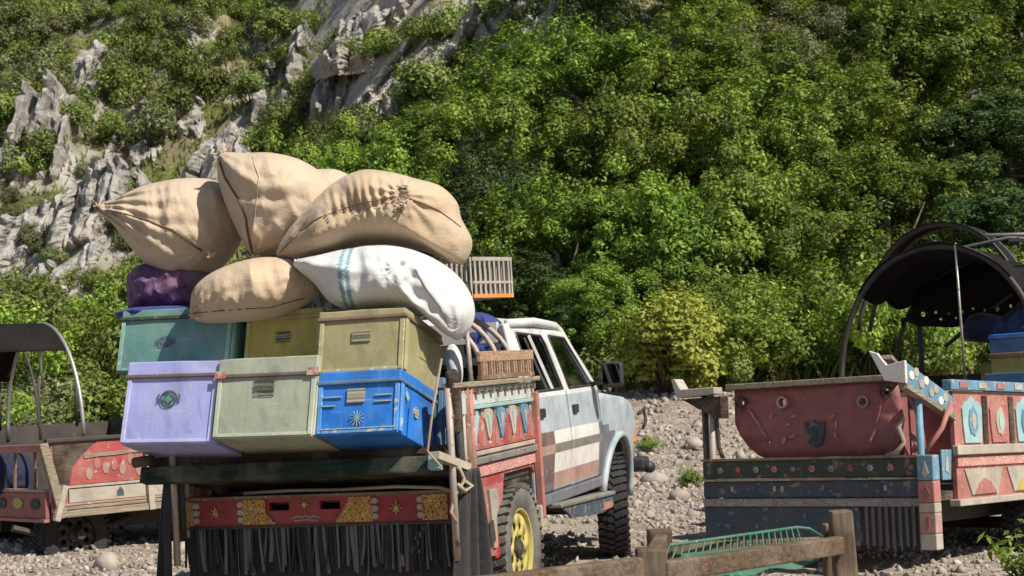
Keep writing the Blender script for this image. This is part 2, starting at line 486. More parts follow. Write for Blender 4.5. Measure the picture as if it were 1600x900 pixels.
# ------------------------------------------------------------------ terrain
def sstep(a, b, t):
    t = max(0.0, min(1.0, (t - a) / (b - a))); return t * t * (3 - 2 * t)

def hz(x, y):
    h = .035 * max(0, min(9, y - 9.5)) + .07 * noise.noise((x * .55, y * .55, 3)) + .02 * noise.noise((x * 2.1, y * 2.1, 5))
    yb = 18.6 + 1.2 * noise.noise((x * .23, 1.7, 0))
    b = sstep(yb, yb + 4.2, y)
    h += b * (1.12 + .25 * noise.noise((x * .35, y * .35, 9)))
    a = x / max(y, 1.0)
    w = sstep(-.17, -.04, a)
    y0 = 33 - 6.5 * w
    g = .60 + .18 * w
    s = max(0.0, y - y0)
    if s > 0:
        k = min(1, s / 9)
        h += g * s * s / (s + 3)
        h += k * (1.9 * noise.fractal((x * .085, y * .085, 2.2), 1, 2, 4) + .45 * noise.fractal((x * .5, y * .5, 7), 1, 2, 3))
        # broken rocky steps on the left of the hillside
        lw = (1 - w) * k
        h += lw * 1.3 * (abs(noise.noise((x * .21 + 3, y * .16, 5.5))) * 2 - .6)
    return h

def hit(px, py, y1=140.0):
    """first point of the terrain seen through a pixel"""
    d = ray(px, py); t = 14.0
    while t < y1:
        p = EYE + d * t
        if hz(p.x, p.y) > p.z: return p
        t += .25
    return EYE + d * y1

def axis_vals(core0, core1, step, lo, hi):
    v = list(np.arange(core0, core1 + 1e-6, step)); st = step
    while v[0] > lo: st *= 1.35; v.insert(0, v[0] - st)
    st = step
    while v[-1] < hi: st *= 1.35; v.append(v[-1] + st)
    return v

xs = axis_vals(-26, 34, .42, -170, 170)
ys = axis_vals(4, 74, .42, -60, 170)
tv = [(x, y, hz(x, y)) for y in ys for x in xs]
nx = len(xs)
tf = [(j * nx + i, j * nx + i + 1, (j + 1) * nx + i + 1, (j + 1) * nx + i) for j in range(len(ys) - 1) for i in range(nx - 1)]

t = NT('terrain')
tc = t.n('TexCoord').outputs['Object']
sp = t.n('SeparateXYZ'); t.l(tc, sp.inputs[0])
geo = t.n('NewGeometry'); sn = t.n('SeparateXYZ'); t.l(geo.outputs['Normal'], sn.inputs[0])
vor = t.n('TexVoronoi', i_Scale=9.0); t.l(tc, vor.inputs[0])
vor2 = t.n('TexVoronoi', i_Scale=26.0); t.l(tc, vor2.inputs[0])
stone = t.mix(t.ramp(vor.outputs['Color'], [(.2, 0), (.8, 1)]), (.25, .21, .175), (.46, .41, .355))
stone = t.mix(t.ramp(vor2.outputs['Distance'], [(.25, 0), (.6, .7)]), stone, (.12, .10, .08))
stone = t.mix(t.ramp(t.noise(.9, 4, .6, tc), [(.4, 0), (.7, .6)]), stone, (.38, .30, .235))
n_big = t.noise(.35, 3, .65, tc); n_fine = t.noise(2.6, 4, .7, tc)
grass = t.mix(t.ramp(n_fine, [(.3, 0), (.7, 1)]), (.045, .065, .018), (.17, .17, .06))
soil = t.mix(n_fine, (.16, .12, .075), (.34, .28, .20))
rockc = t.mix(t.ramp(t.noise(1.3, 4, .75, tc), [(.3, 0), (.7, 1)]), (.20, .19, .175), (.47, .445, .41))
hill = t.mix(t.ramp(n_big, [(.52, 0), (.66, 1)]), grass, soil)
hill = t.mix(t.ramp(sn.outputs[2], [(.60, 1), (.78, 0)]), hill, rockc)
up_ = t.ramp(t.math('ADD', sp.outputs[2], t.math('MULTIPLY', n_fine, .9)), [(0, 0), (1, 1)])
fac = t.math('GREATER_THAN', t.math('ADD', sp.outputs[2], t.math('MULTIPLY', n_fine, 1.0)), 2.05)
col = t.mix(fac, stone, hill)
hgt = n_fine
MAT['terrain'] = t.done(t.pbsdf(col, .95, 0, t.bump(hgt, .9, .06), .15))

me = bpy.data.meshes.new('ground'); me.from_pydata(tv, [], tf); me.materials.append(MAT['terrain'])
me.polygons.foreach_set('use_smooth', [True] * len(me.polygons))
tag(link('ground', me), 'stony riverbed rising into a rocky green hillside', kind='structure')

# rock material
t = NT('rock'); tc = t.n('TexCoord').outputs['Object']
mp = t.n('Mapping'); mp.inputs['Scale'].default_value = (1, 1, .3); t.l(tc, mp.inputs[0])
r1 = t.noise(1.6, 5, .72, mp.outputs[0]); r2 = t.noise(.7, 2, .6, tc); r3 = t.noise(7, 4, .7, mp.outputs[0])
c = t.mix(t.ramp(r1, [(.28, 0), (.7, 1)]), (.22, .21, .198), (.46, .44, .41))
c = t.mix(t.ramp(r2, [(.55, 0), (.72, .55)]), c, (.44, .33, .21))
c = t.mix(t.ramp(r3, [(.34, .6), (.46, 0)]), c, (.09, .085, .075))
MAT['rock'] = t.done(t.pbsdf(c, .92, 0, t.bump(t.math('ADD', r1, t.math('MULTIPLY', r3, .6)), 1.0, .12), .2))
t = NT('pebble'); tc = t.n('TexCoord').outputs['Object']
tint = t.n('Attribute', attribute_name='tint').outputs['Fac']
c = t.ramp(tint, [(0, (.20, .17, .145)), (.35, (.33, .285, .245)), (.7, (.43, .38, .33)), (.9, (.40, .30, .23)), (1, (.55, .52, .48))])
c = t.mix(t.ramp(t.noise(14, 5, .7, tc), [(.35, .4), (.65, 0)]), c, (.15, .13, .10))
MAT['pebble'] = t.done(t.pbsdf(c, .85, 0, t.bump(t.noise(30, 5, .6, tc), .4, .01), .25))

# ------------------------------------------------------------------ rock outcrops on the hillside
def outcrop_mesh(seed, w, h, lean, n=9):
    """a broad fractured rock face: leaning overlapping slabs, ragged rim, running back into the slope"""
    rnd = random.Random(seed); b = MB(); NU, NV = 50, 36; o3 = seed * 7.13; rows = []
    D = min(w, h) * .75; kk = rnd.uniform(3.2, 4.6) / w; th = lean + rnd.uniform(-.1, .1)
    for j in range(NV + 1):
        v = j / NV; row = []
        for i in range(NU + 1):
            u = i / NU * 2 - 1
            rim = .62 + .38 * (1 - abs(u) ** 1.7) + .22 * noise.noise((u * 2.3 + o3, 3, 0)) + .07 * noise.noise((u * 7 + o3, 5, 0))
            side = 1 + .24 * noise.noise((v * 2.4, o3, u > 0)) - .25 * v * v
            x = u * w * .56 * side; z = -.35 * h + v * 1.35 * h * max(.3, rim)
            y = D * (.85 * v ** 1.2 + .9 * abs(u) ** 2.6)
            x += th * max(0, z)
            c = (x - th * z * 1.7) * kk + .6 * noise.noise((x * .5 + o3, z * .35, 1))
            fl_ = math.floor(c); fr = c - fl_
            st = noise.cell((fl_ + .5, seed, 0)) if False else noise.noise((fl_ * 3.17 + o3, 1.3, 0))
            d = D * (.55 * st + .36 * min(1, fr * 1.25) - .36 * max(0, fr - .8) * 5)
            c2 = (z + .35 * x) * kk * 1.5 + noise.noise((x * .8, z * .8, o3))
            d += D * .05 * (abs((c2 * .5 - math.floor(c2 * .5)) - .5))
            q = Vector((x * .9 + o3, z * .55, 2.1))
            d += D * (.34 * noise.fractal(q, 1, 2, 4) + .08 * noise.noise(q * 4))
            vd = noise.voronoi((x * 1.7 + o3, z * .85 + .5 * x, y * .3), distance_metric='DISTANCE')[0]
            d -= D * .20 * max(0, 1 - (vd[1] - vd[0]) * 4.5)
            d += D * .22 * (noise.cell_vector((x * .01, 0, 0)).x * 0 + vd[0] * .6)
            e = min(1, (1 - abs(u)) * 5, v * 6 + .2)
            jx, jz = noise.noise((i * 3.3, j * 2.7, o3)) * w / NU * .9, noise.noise((i * 2.1, j * 3.9, o3 + 5)) * h / NV * .9
            row.append((x + jx, y - d * e, z + jz))
        rows.append(row)
    last = rows[-1]
    rows.append([(p[0], p[1] + D * .6, p[2] - .02 * h) for p in last]); rows.append([(p[0], p[1] + D * 2, p[2] - .9 * h) for p in last])
    me = b.grid(rows).mesh('rock_outcrop', MAT['rock'], False)
    return me

# (px, py of foot, width px, height px, lean, label)
OUT = [
 (30, 295, 100, 190, .18, 'tall orange-stained rock rib at the far left of the hillside'),
 (215, 260, 170, 130, .35, 'jagged grey rock slab on hillside above the left burlap sack'),
 (135, 125, 90, 70, .1, 'small pale rock patch high among shrubs at upper left'),
 (445, 200, 190, 190, .10, 'big pale grey cliff face above the topmost sack'),
 (590, 175, 120, 140, .40, 'sharp leaning rock fin right of the big pale cliff'),
 (700, 140, 190, 150, .45, 'dark layered rock ledges at top centre'),
 (850, 80, 90, 100, .1, 'narrow grey rock strip behind the tallest tree crown'),
 (1030, 60, 110, 60, .2, 'pale rock knob on the upper slope right of centre'),
 (335, 285, 110, 110, .1, 'grey rock knob just behind the top of the sacks'),
 (50, 400, 190, 100, .25, 'low broken rock ledge left of the sack load'),
 (40, 485, 170, 80, .3, 'crumbled grey rock above the left canopy'),
 (150, 345, 150, 110, .2, 'fractured pale rock behind tip of left sack'),
 (540, 130, 100, 120, .1, 'ochre rock gully edge between cliff and fin'),
 (620, 50, 200, 110, .2, 'shadowed cliff columns at the very top centre'),
 (130, 430, 120, 70, .3, 'small rock step beside the sack tip'),
 (760, 40, 130, 90, .3, 'dark cliff band at the top, left of the tallest crown'),
]
for i, (px, py, wp, hp, ln, lab) in enumerate(OUT):
    p = hit(px, py); sc = p.y / F
    o = link('rock_outcrop', outcrop_mesh(100 + i, wp * sc * 1.3, hp * sc * 1.12, ln, 7 + i % 4))
    o.location = (p.x, p.y - .5, hz(p.x, p.y - .5) - .02)
    tag(o, lab, 'rock', 'rock outcrops on the hillside')

# ------------------------------------------------------------------ stones
def raw_mesh(name, V, Fq, mat, tint=None, smooth=False):
    V = np.asarray(V, np.float32).reshape(-1, 3); Fq = np.asarray(Fq, np.int32)
    n, k = Fq.shape
    me = bpy.data.meshes.new(name)
    me.vertices.add(len(V)); me.vertices.foreach_set('co', V.ravel())
    me.loops.add(n * k); me.loops.foreach_set('vertex_index', Fq.ravel())
    me.polygons.add(n); me.polygons.foreach_set('loop_start', np.arange(n, dtype=np.int32) * k)
    try: me.polygons.foreach_set('loop_total', np.full(n, k, np.int32))
    except Exception: pass
    if smooth: me.polygons.foreach_set('use_smooth', np.ones(n, bool))
    me.materials.append(mat)
    if tint is not None:
        a = me.attributes.new('tint', 'FLOAT', 'FACE'); a.data.foreach_set('value', np.asarray(tint, np.float32))
    me.update(calc_edges=True); me.validate()
    return me

bm = bmesh.new(); bmesh.ops.create_icosphere(bm, subdivisions=1, radius=1); bm.verts.ensure_lookup_table()
ICO_V = np.array([v.co[:] for v in bm.verts]); ICO_F = np.array([[v.index for v in f.verts] for f in bm.faces]); bm.free()
bm = bmesh.new(); bmesh.ops.create_icosphere(bm, subdivisions=2, radius=1)
ICO2_V = np.array([v.co[:] for v in bm.verts]); ICO2_F = np.array([[v.index for v in f.verts] for f in bm.faces]); bm.free()

def rot_random(n):
    q = RNG.normal(size=(n, 4)); q /= np.linalg.norm(q, axis=1)[:, None]
    w, x, y, z = q.T
    return np.stack([np.stack([1 - 2 * (y * y + z * z), 2 * (x * y - z * w), 2 * (x * z + y * w)], 1),
                     np.stack([2 * (x * y + z * w), 1 - 2 * (x * x + z * z), 2 * (y * z - x * w)], 1),
                     np.stack([2 * (x * z - y * w), 2 * (y * z + x * w), 1 - 2 * (x * x + y * y)], 1)], 1)

def stones(n, gen):
    C = np.zeros((n, 3)); S = np.zeros(n)
    for i in range(n):
        x, y, s = gen(); C[i] = (x, y, hz(x, y) + s * .12); S[i] = s
    base = ICO_V[None] * (1 + RNG.normal(0, .26, (n, len(ICO_V), 1)))
    base = base * (S[:, None, None] * RNG.uniform(.55, 1.25, (n, 1, 3)) * np.array([1, 1, .75]))
    Rr = rot_random(n) 
    P = np.einsum('nij,nvj->nvi', Rr, base) + C[:, None]
    Fa = (ICO_F[None] + (np.arange(n) * len(ICO_V))[:, None, None]).reshape(-1, 3)
    return P.reshape(-1, 3), Fa, np.repeat(RNG.random(n), len(ICO_F))

def g_bed():
  while True:
    y = 6.0 + 15 * random.random() ** 1.3; x = (random.random() * 1.0 - .5) * y * .78
    if noise.noise((x * .8, y * .5, 6)) + .25 * random.random() < -.05 and random.random() < .7: continue
    return x, y, .008 + .028 * random.random() ** 4 + .0005 * y
P_, F_, T_ = stones(30000, g_bed)
tag(link('gravel', raw_mesh('gravel', P_, F_, MAT['pebble'], T_)), 'loose pale river gravel under the vehicles', 'gravel', kind='stuff')
def g_bank():
    y = random.uniform(18, 24.5); x = (random.random() - .5) * y * .8
    return x, y, .012 + .055 * random.random() ** 4
P_, F_, T_ = stones(14000, g_bank)
tag(link('scree', raw_mesh('scree', P_, F_, MAT['pebble'], T_)), 'loose broken stones covering the bank', 'gravel', kind='stuff')

def one_stone(name, loc, s, label, group=None, seed=0):
    rr = np.random.default_rng(seed)
    V = ICO2_V * (s * rr.uniform(.7, 1.2, (1, 3)) * np.array([1, 1, .7]))
    off = Vector((seed * 7.3, 1, 2))
    V = np.array([Vector(v) * (1 + .35 * noise.noise(Vector(v) / s * .9 + off) + .12 * noise.noise(Vector(v) / s * 2.4 + off)) for v in V])
    o = link(name, raw_mesh(name, V, ICO2_F, MAT['pebble'], np.full(len(ICO2_F), rr.uniform(.3, .95))))
    o.location = loc; o.rotation_euler = (0, 0, rr.uniform(0, 6))
    return tag(o, label, 'stone', group)
def ground_at(px, Y):
    x = (at(px, 640, Y)).x
    return x, Y, hz(x, Y)
for k, (px, Y, s, lab) in enumerate([(-2, 8.6, .13, 'big pale boulder at the bottom left corner'), (28, 9.3, .10, 'rounded stone beside the corner boulder'),
        (165, 12.0, .12, 'flat pale stone near left trailer wheel'), (195, 10.6, .10, 'tan stone left of hanging black cloth'),
        (1018, 19.0, .15, 'squat boulder at foot of bank ahead of the pickup bumper'), (1085, 20.4, .13, 'pale boulder halfway up the stony bank'), (1058, 17.0, .11, 'grey stone below the bank left of the red tailgate'),
        (1495, 8.8, .07, 'small pale stone in front of corner post'), (1400, 8.6, .06, 'small stone below the tail board')]):
    x, y, z = ground_at(px, Y)
    one_stone('boulder', (x, y, z + s * .25), s, lab, 'single large stones', k + 1)
sk = 50
for k in range(36):
    Y = 13 + 9.5 * random.random(); px = random.uniform(850, 1110) if k % 3 else random.uniform(60, 230)
    x, y, z = ground_at(px, Y); s = random.uniform(.035, .065)
    one_stone('river_stone', (x, y, z + s * .2), s, 'pale stone among the gravel ' + ('by the left trailer' if px < 300 else 'under the pickup' if px < 940 else 'on the bank beside the pickup nose' if px < 1020 else 'left of the red tailgate'), 'pale stones among the gravel', sk + k)

# ------------------------------------------------------------------ foliage
def where(x, y):
    px = 800 + F * x / y
    for lim, w in ((110, 'near the left edge'), (230, 'above the left sack tip'), (340, 'above the left sack'), (460, 'above the top sack'), (560, 'above the middle of the sacks'), (680, 'above the right sack'), (790, 'above the plastic crate'), (880, 'above the cab'), (980, 'above the mirror'), (1090, 'above the yellow-green bush'), (1200, 'above the gap left of trailer'), (1310, 'left of the trailer canopy'), (1420, 'above the canopy left half'), (1530, 'above the canopy right half')):
        if px < lim: return w
    return 'near the right edge'
def leaves(name, Cn, Nn, S, T, mat, aspect=.5, droop=.25):
    n = len(Cn)
    Nn = Nn / np.linalg.norm(Nn, axis=1)[:, None]
    r = RNG.normal(size=(n, 3)); tg = np.cross(Nn, r); tg /= np.linalg.norm(tg, axis=1)[:, None]
    b = np.cross(Nn, tg)
    a = (S / 2)[:, None]; w = (S * aspect / 2)[:, None]
    V = np.stack([Cn - tg * a, Cn + b * w - Nn * w * .2, Cn + tg * a - Nn * a * droop, Cn - b * w - Nn * w * .2], 1)
    Fq = np.arange(n * 4).reshape(n, 4)
    return raw_mesh(name, V.reshape(-1, 3), Fq, mat, T)

def unit(n):
    d = RNG.normal(size=(n, 3)); return d / np.linalg.norm(d, axis=1)[:, None]

def crown(name, H, r, nclump, nleaf, leaf, mat, base=.12, rc=(.32, .6), spiky=.0, lobes=7, low=False):
    """clumps of leaves on an uneven crown built from several big lobes"""
    cz = H * (base + (1 - base) / 2); rz = H * (1 - base) / 2
    ld = unit(lobes); ld[:, 2] = np.abs(ld[:, 2]) * 1.1 - .35
    if low: ld[:, 2] = np.linspace(-.95, .8, lobes); ld[:, :2] *= 1.15
    lc = ld * np.array([r * .66, r * .66, rz * .66]) + np.array([0, 0, cz]); lr = RNG.uniform(.26, .58, lobes)
    pick = RNG.integers(0, lobes, nclump); d = unit(nclump); d[:, 2] = d[:, 2] * .9 + .12
    cc = lc[pick] + d * (lr[pick][:, None] * RNG.uniform(.75, 1.08, nclump)[:, None]) * np.array([r, r, rz])
    cr = RNG.uniform(rc[0], rc[1], nclump)
    ct = RNG.uniform(0, 1, nclump)
    k = np.repeat(np.arange(nclump), nleaf); n = len(k)
    dd = unit(n); dd[:, 2] += .12; rad = RNG.random(n) ** .38
    P = cc[k] + dd * (cr[k] * rad)[:, None]
    if spiky: P[:, 2] += spiky * rad * np.abs(dd[:, 2])
    Nn = dd * .85 + d[k] * .3 + np.array([0, -.05, .4]) + RNG.normal(0, .36, (n, 3))
    S = leaf * RNG.uniform(.6, 1.35, n)
    T = np.clip(ct[k] * .5 + RNG.normal(.25, .2, n), 0, 1)
    P[:, 2] = np.maximum(P[:, 2], .05)
    return leaves(name, P, Nn, S, T, mat), cc

def trunk_mesh(H, cc, seed, r0=.13):
    rnd = random.Random(seed); b = MB()
    top = Vector((rnd.uniform(-.3, .3), rnd.uniform(-.3, .3), H * .62))
    pts = [Vector((0, 0, -.4)), Vector((rnd.uniform(-.1, .1), rnd.uniform(-.1, .1), H * .2)), Vector((rnd.uniform(-.2, .2), rnd.uniform(-.2, .2), H * .42)), top]
    b.tube(pts, [r0 * 1.3, r0, r0 * .75, r0 * .4], 8)
    for k in range(11):
        c = Vector(cc[rnd.randrange(len(cc))]) * .86; a = pts[1].lerp(top, rnd.random())
        m = a.lerp(c, .5) + Vector((rnd.uniform(-.2, .2), rnd.uniform(-.2, .2), rnd.uniform(-.05, .3)))
        b.tube([a, m, c], [r0 * .42, r0 * .26, r0 * .1], 5)
    return b.mesh('trunk', MAT['bark'], True)

wood('bark', (.16, .13, .10), .95, (9, 9, 2))
leafmat('leaf_a', [(0, (0.054, 0.099, 0.015)), (.45, (0.137, 0.215, 0.030)), (1, (0.275, 0.362, 0.055))])
leafmat('leaf_b', [(0, (0.067, 0.116, 0.018)), (.5, (0.180, 0.260, 0.037)), (1, (0.342, 0.431, 0.070))])
leafmat('leaf_dark', [(0, (.024, .048, .016)), (.5, (.058, .098, .027)), (1, (.12, .17, .046))])
leafmat('leaf_yellow', [(0, (.16, .20, .03)), (.5, (.30, .335, .055)), (1, (.44, .45, .09))]) #(0, (0.115, 0.138, 0.023)), (.5, (0.230, 0.247, 0.041)), (1, (0.356, 0.356, 0.069))])
leafmat('leaf_shrub', [(0, (0.068, 0.097, 0.026)), (.5, (0.162, 0.210, 0.048)), (1, (0.296, 0.338, 0.087))], rand=.4)
leafmat('leaf_olive', [(0, (0.074, 0.090, 0.042)), (.5, (0.152, 0.172, 0.074)), (1, (0.258, 0.271, 0.126))], rand=.35)
leafmat('leaf_weed', [(0, (.09, .15, .02)), (.5, (.17, .27, .035)), (1, (.30, .39, .07))])

PROTO = []
for k, (H, r, ncl, nl, mt) in enumerate([(6.0, 2.3, 230, 190, 'leaf_a'), (5.6, 2.5, 230, 190, 'leaf_b'), (5.0, 2.0, 180, 190, 'leaf_a'), (4.4, 2.0, 160, 190, 'leaf_b'), (6.4, 2.1, 200, 190, 'leaf_dark'), (3.4, 1.5, 80, 190, 'leaf_b'), (3.0, 1.4, 75, 190, 'leaf_a'), (4.6, 1.9, 120, 170, 'leaf_olive')]):
    cm, cc = crown('crown', H, r, ncl, nl, .098, MAT[mt], .04, (.15, .42), 0, 12)
    PROTO.append((cm, trunk_mesh(H, cc, k), H, r))

def tree(k, x, y, H, r, label, group, rz=None):
    cm, tm, h0, r0 = PROTO[k]
    root = thing('broadleaf_tree', label, 'tree', None, group)
    root.location = (x, y, hz(x, y) - .05)
    root.rotation_euler = (0, 0, random.uniform(0, 6.28) if rz is None else rz)
    root.scale = (r / r0, r / r0, H / h0)
    link('trunk', tm, root); link('crown', cm, root)
    return root

BIG = [ # px, py of top, distance, radius, prototype, label
 (905, 22, 32, 2.7, 0, 'tallest light green tree above the gap right of the sacks'),
 (1010, 95, 29.5, 2.4, 1, 'bright green tree right of the tallest crown'),
 (800, 110, 31, 2.2, 1, 'rounded green tree just right above the sacks'),
 (1125, 55, 33.5, 2.7, 0, 'high broad tree at top right of centre'),
 (1235, 85, 31.5, 2.5, 2, 'wide tree crown left of and far above the black canopy'),
 (1340, 120, 30.5, 2.4, 1, 'green tree crown standing high above the black canopy'),
 (1000, 250, 27, 1.9, 2, 'tree in middle of the wood above the pickup mirror'),
 (875, 270, 27, 1.9, 0, 'dark leafy tree above the white cab roof'),
 (1120, 250, 27.5, 2.0, 3, 'mid-height green tree above the yellow-green bush'),
 (1240, 290, 27, 1.9, 2, 'green tree between the bush and the canopy'),
 (1380, 225, 28.5, 2.2, 0, 'tree directly behind the higher hoop of the canopy'),
 (1480, 170, 31, 2.4, 4, 'dark tree high above the canopy top'),
 (1590, 140, 31, 2.4, 4, 'dark tree at the right edge of picture'),
 (1560, 290, 27.5, 2.0, 4, 'dark tree above the canopy roof rails at right'),
 (700, 150, 33, 2.0, 2, 'green tree behind the top of right burlap sack'),
 (615, 185, 33, 1.9, 3, 'bright green tree behind the middle of the sack pile'),
 (525, 180, 34, 1.9, 1, 'tree below the pale cliff behind the sacks'),
 (455, 215, 35, 1.7, 2, 'leftmost tree of the wood by the topmost sack'),
 (760, 215, 28.5, 1.7, 4, 'dark tree beside the right end of sack pile'),
 (690, 255, 30, 1.6, 3, 'low tree peeping over the right burlap sack'),
 (800, 400, 26, 1.6, 4, 'dark low tree behind the plastic crate'),
 (930, 415, 25.8, 1.4, 0, 'small tree right behind the cab roof'),
 (1085, 400, 26, 1.5, 2, 'small tree behind the yellow-green bush'),
 (1185, 440, 25.2, 1.2, 5, 'low bushy tree left of the trailer canopy'),
 (1290, 400, 25.6, 1.3, 6, 'low bushy tree at the left foot of the canopy'),
 (1385, 430, 25.5, 1.3, 5, 'bushy tree seen through the canopy posts'),
 (1470, 420, 26, 1.5, 6, 'bushy tree seen under the canopy arch'),
 (1600, 380, 26, 1.7, 3, 'green tree behind the blue boxes at right edge'),
 (1180, 150, 29.5, 2.2, 1, 'light green crown left of the canopy, upper middle of wood'),
 (960, 160, 30, 2.0, 3, 'light green crown in the upper middle of the wood'),
]
for px, py, Y, r, k, lab in BIG:
    p = at(px, py, Y); z0 = hz(p.x, p.y)
    tree(k, p.x, p.y, max(1.6, p.z - z0 + .15), r * .86, lab, 'broadleaf trees at the foot of the hillside')

# the wood behind, up the slope
pts = []
tries = 0
while len(pts) < 105 and tries < 6000:
    tries += 1
    y = random.uniform(33, 62); x = random.uniform(-.16, .42) * y
    a = x / y
    if a < .05: continue
    if a < -.10: continue
    sp_ = 2.3 + (y - 33) * .03
    if a > .08 and y > 44 and random.random() < .45: continue
    if any((x - q[0]) ** 2 + (y - q[1]) ** 2 < sp_ ** 2 for q in pts): continue
    pts.append((x, y))
for x, y in pts:
    k = random.choice([0, 1, 2, 3, 3, 5, 6, 1, 4, 7]); s = random.uniform(.75, 1.1)
    tree(k, x, y, PROTO[k][2] * s * .85, PROTO[k][3] * s, '%s tree of the %s wood %s' % (('wide green', 'wide bright green', 'green', 'bright green', 'tall dark', 'small bright green', 'small green', 'grey-green')[k], 'upper' if y > 50 else 'middle' if y > 40 else 'lower', where(x, y)), 'trees of the wood up the slope')

# shrubs
SHR = []
for k, (H, r, mt) in enumerate([(1.1, .75, 'leaf_shrub'), (.9, .8, 'leaf_shrub'), (1.5, .8, 'leaf_shrub'), (.8, .65, 'leaf_olive'), (1.2, .7, 'leaf_olive'), (1.7, 1.0, 'leaf_b')]):
    cm, cc = crown('shrub', H, r, 46, 75, .085, MAT[mt], .0, (.14, .28), 0, 6)
    SHR.append(cm)
def shrub(k, x, y, s, label, group, sz=None):
    o = link('hillside_shrub', SHR[k]); o.location = (x, y, hz(x, y) - .08)
    o.rotation_euler = (0, 0, random.uniform(0, 6.28)); o.scale = (s, s, sz or s * random.uniform(.85, 1.2))
    d_ = Vector((x, y, hz(x, y))) - EYE; ppy = 450 - F * d_.dot(UP) / d_.dot(FW)
    row = 'at top edge' if ppy < 50 else 'high up' if ppy < 115 else 'halfway up' if ppy < 190 else 'lower down' if ppy < 420 else ''
    words = ['large' if s > 1.2 else 'small' if s < .8 else 'middling', 'grey-green' if k in (3, 4) else 'bright green' if k == 5 else 'green', label]
    if 'bank' not in label and row: words.append(row)
    words.append(where(x, y))
    return tag(o, ' '.join(words), 'shrub', group)
placed = []
def scatter(n, x0, x1, y0, y1, dens, smin, smax, label, group, kinds, gap=.75):
    c = 0; tr = 0
    while c < n and tr < n * 30:
        tr += 1
        px, py = random.uniform(x0, x1), random.uniform(y0, y1)
        if random.random() > dens(px, py): continue
        p = hit(px, py)
        if any((p.x - q[0]) ** 2 + (p.y - q[1]) ** 2 < gap ** 2 for q in placed): continue
        placed.append((p.x, p.y))
        shrub(random.choice(kinds), p.x, p.y + .2, random.uniform(smin, smax), label, group); c += 1
def left_dens(px, py):
    v = noise.noise((px * .011, py * .013, 4.2)) * 1.1 + .55
    for ox, oy, ow, oh, *_ in OUT:
        if abs(px - ox) < ow * .46 and oy - oh * .95 < py < oy + 38: v *= .06
    return v
scatter(150, -40, 760, -20, 300, left_dens, .7, 1.55, 'shrub on rocky slope', 'shrubs on the upper left slope', [0, 1, 2, 0, 1, 3, 4], .8)
scatter(36, -40, 220, 280, 480, lambda a, b: .55 * left_dens(a, b) + .05, .45, .9, 'shrub between rocks', 'shrubs between the rocks', [0, 1, 3, 3, 4], .6)
scatter(32, -40, 230, 450, 640, lambda a, b: .95, .8, 1.35, 'bush at slope foot', 'bushes behind the left trailer', [4, 3, 2, 0, 5], .8)
scatter(26, 950, 1640, -20, 110, lambda a, b: .8, .9, 1.7, 'shrub on grassy slope', 'shrubs on the upper right slope', [0, 1, 2, 4, 5], 1.0)
for k in range(36):
    y = random.uniform(22.8, 25.0); x = random.uniform(.05, .34) * y
    if .075 < x / y < .13 and y < 24.4: continue
    shrub(random.choice([0, 1, 5, 5, 2]), x, y, random.uniform(.55, 1.05), 'bush on bank top', 'bushes along the bank top')
for k in range(46):
    y = random.uniform(16.5, 24.0); x = random.uniform(-.345, -.215) * y
    shrub(random.choice([0, 1, 3, 4, 2, 5]), x, y, random.uniform(.5, .95), 'bush on bank behind left trailer', 'bushes behind the left trailer')
# low scrub that carpets the slopes between the shrubs
nq = 80000; Pq = np.zeros((nq, 3)); i = 0
while i < nq:
    y = 24 + 44 * random.random() ** 1.1; x = random.uniform(-.36, .40) * y
    v = noise.noise((x * .42, y * .42, 12)) + .5 * noise.noise((x * 1.3, y * 1.3, 2))
    if v < (-.12 if x / y < 0 else .02): continue
    if x / y < .05 and y > 30:
        pp = Vector((x, y, hz(x, y))) - EYE; zf = pp.dot(FW); ppx = 800 + F * pp.dot(RI) / zf; ppy = 450 - F * pp.dot(UP) / zf
        if any(abs(ppx - o_[0]) < o_[2] * .5 and o_[1] - o_[3] < ppy < o_[1] + 12 for o_ in OUT): continue
    Pq[i] = (x, y, hz(x, y) + random.random() * .45 * min(1, v * 2)); i += 1
tag(link('ground_cover', leaves('ground_cover', Pq, RNG.normal(0, .6, (nq, 3)) + np.array([0, -.3, .7]), .105 * RNG.uniform(.6, 1.4, nq), RNG.random(nq), MAT['leaf_shrub'])), 'low green scrub carpeting the hillside', 'scrub', kind='stuff')

# the yellow-green bush on the bank
x, y, z = ground_at(1042, 22.7)
cm, cc = crown('crown', 1.36, .70, 230, 95, .075, MAT['leaf_yellow'], .0, (.1, .22), .2, 14, True)
yb_ = thing('yellow_bush', 'feathery yellow-green bush on the bank beside the pickup mirror', 'bush')
yb_.location = (x, y, z - .05)
link('crown', cm, yb_)
b = MB()
for k in range(14):
    c = Vector(cc[random.randrange(len(cc))]); b.tube([(0, 0, -.1), Vector((c.x * .4, c.y * .4, c.z * .6)), c], [.02, .014, .005], 5)
b.build('stem', MAT['bark'], yb_, True)

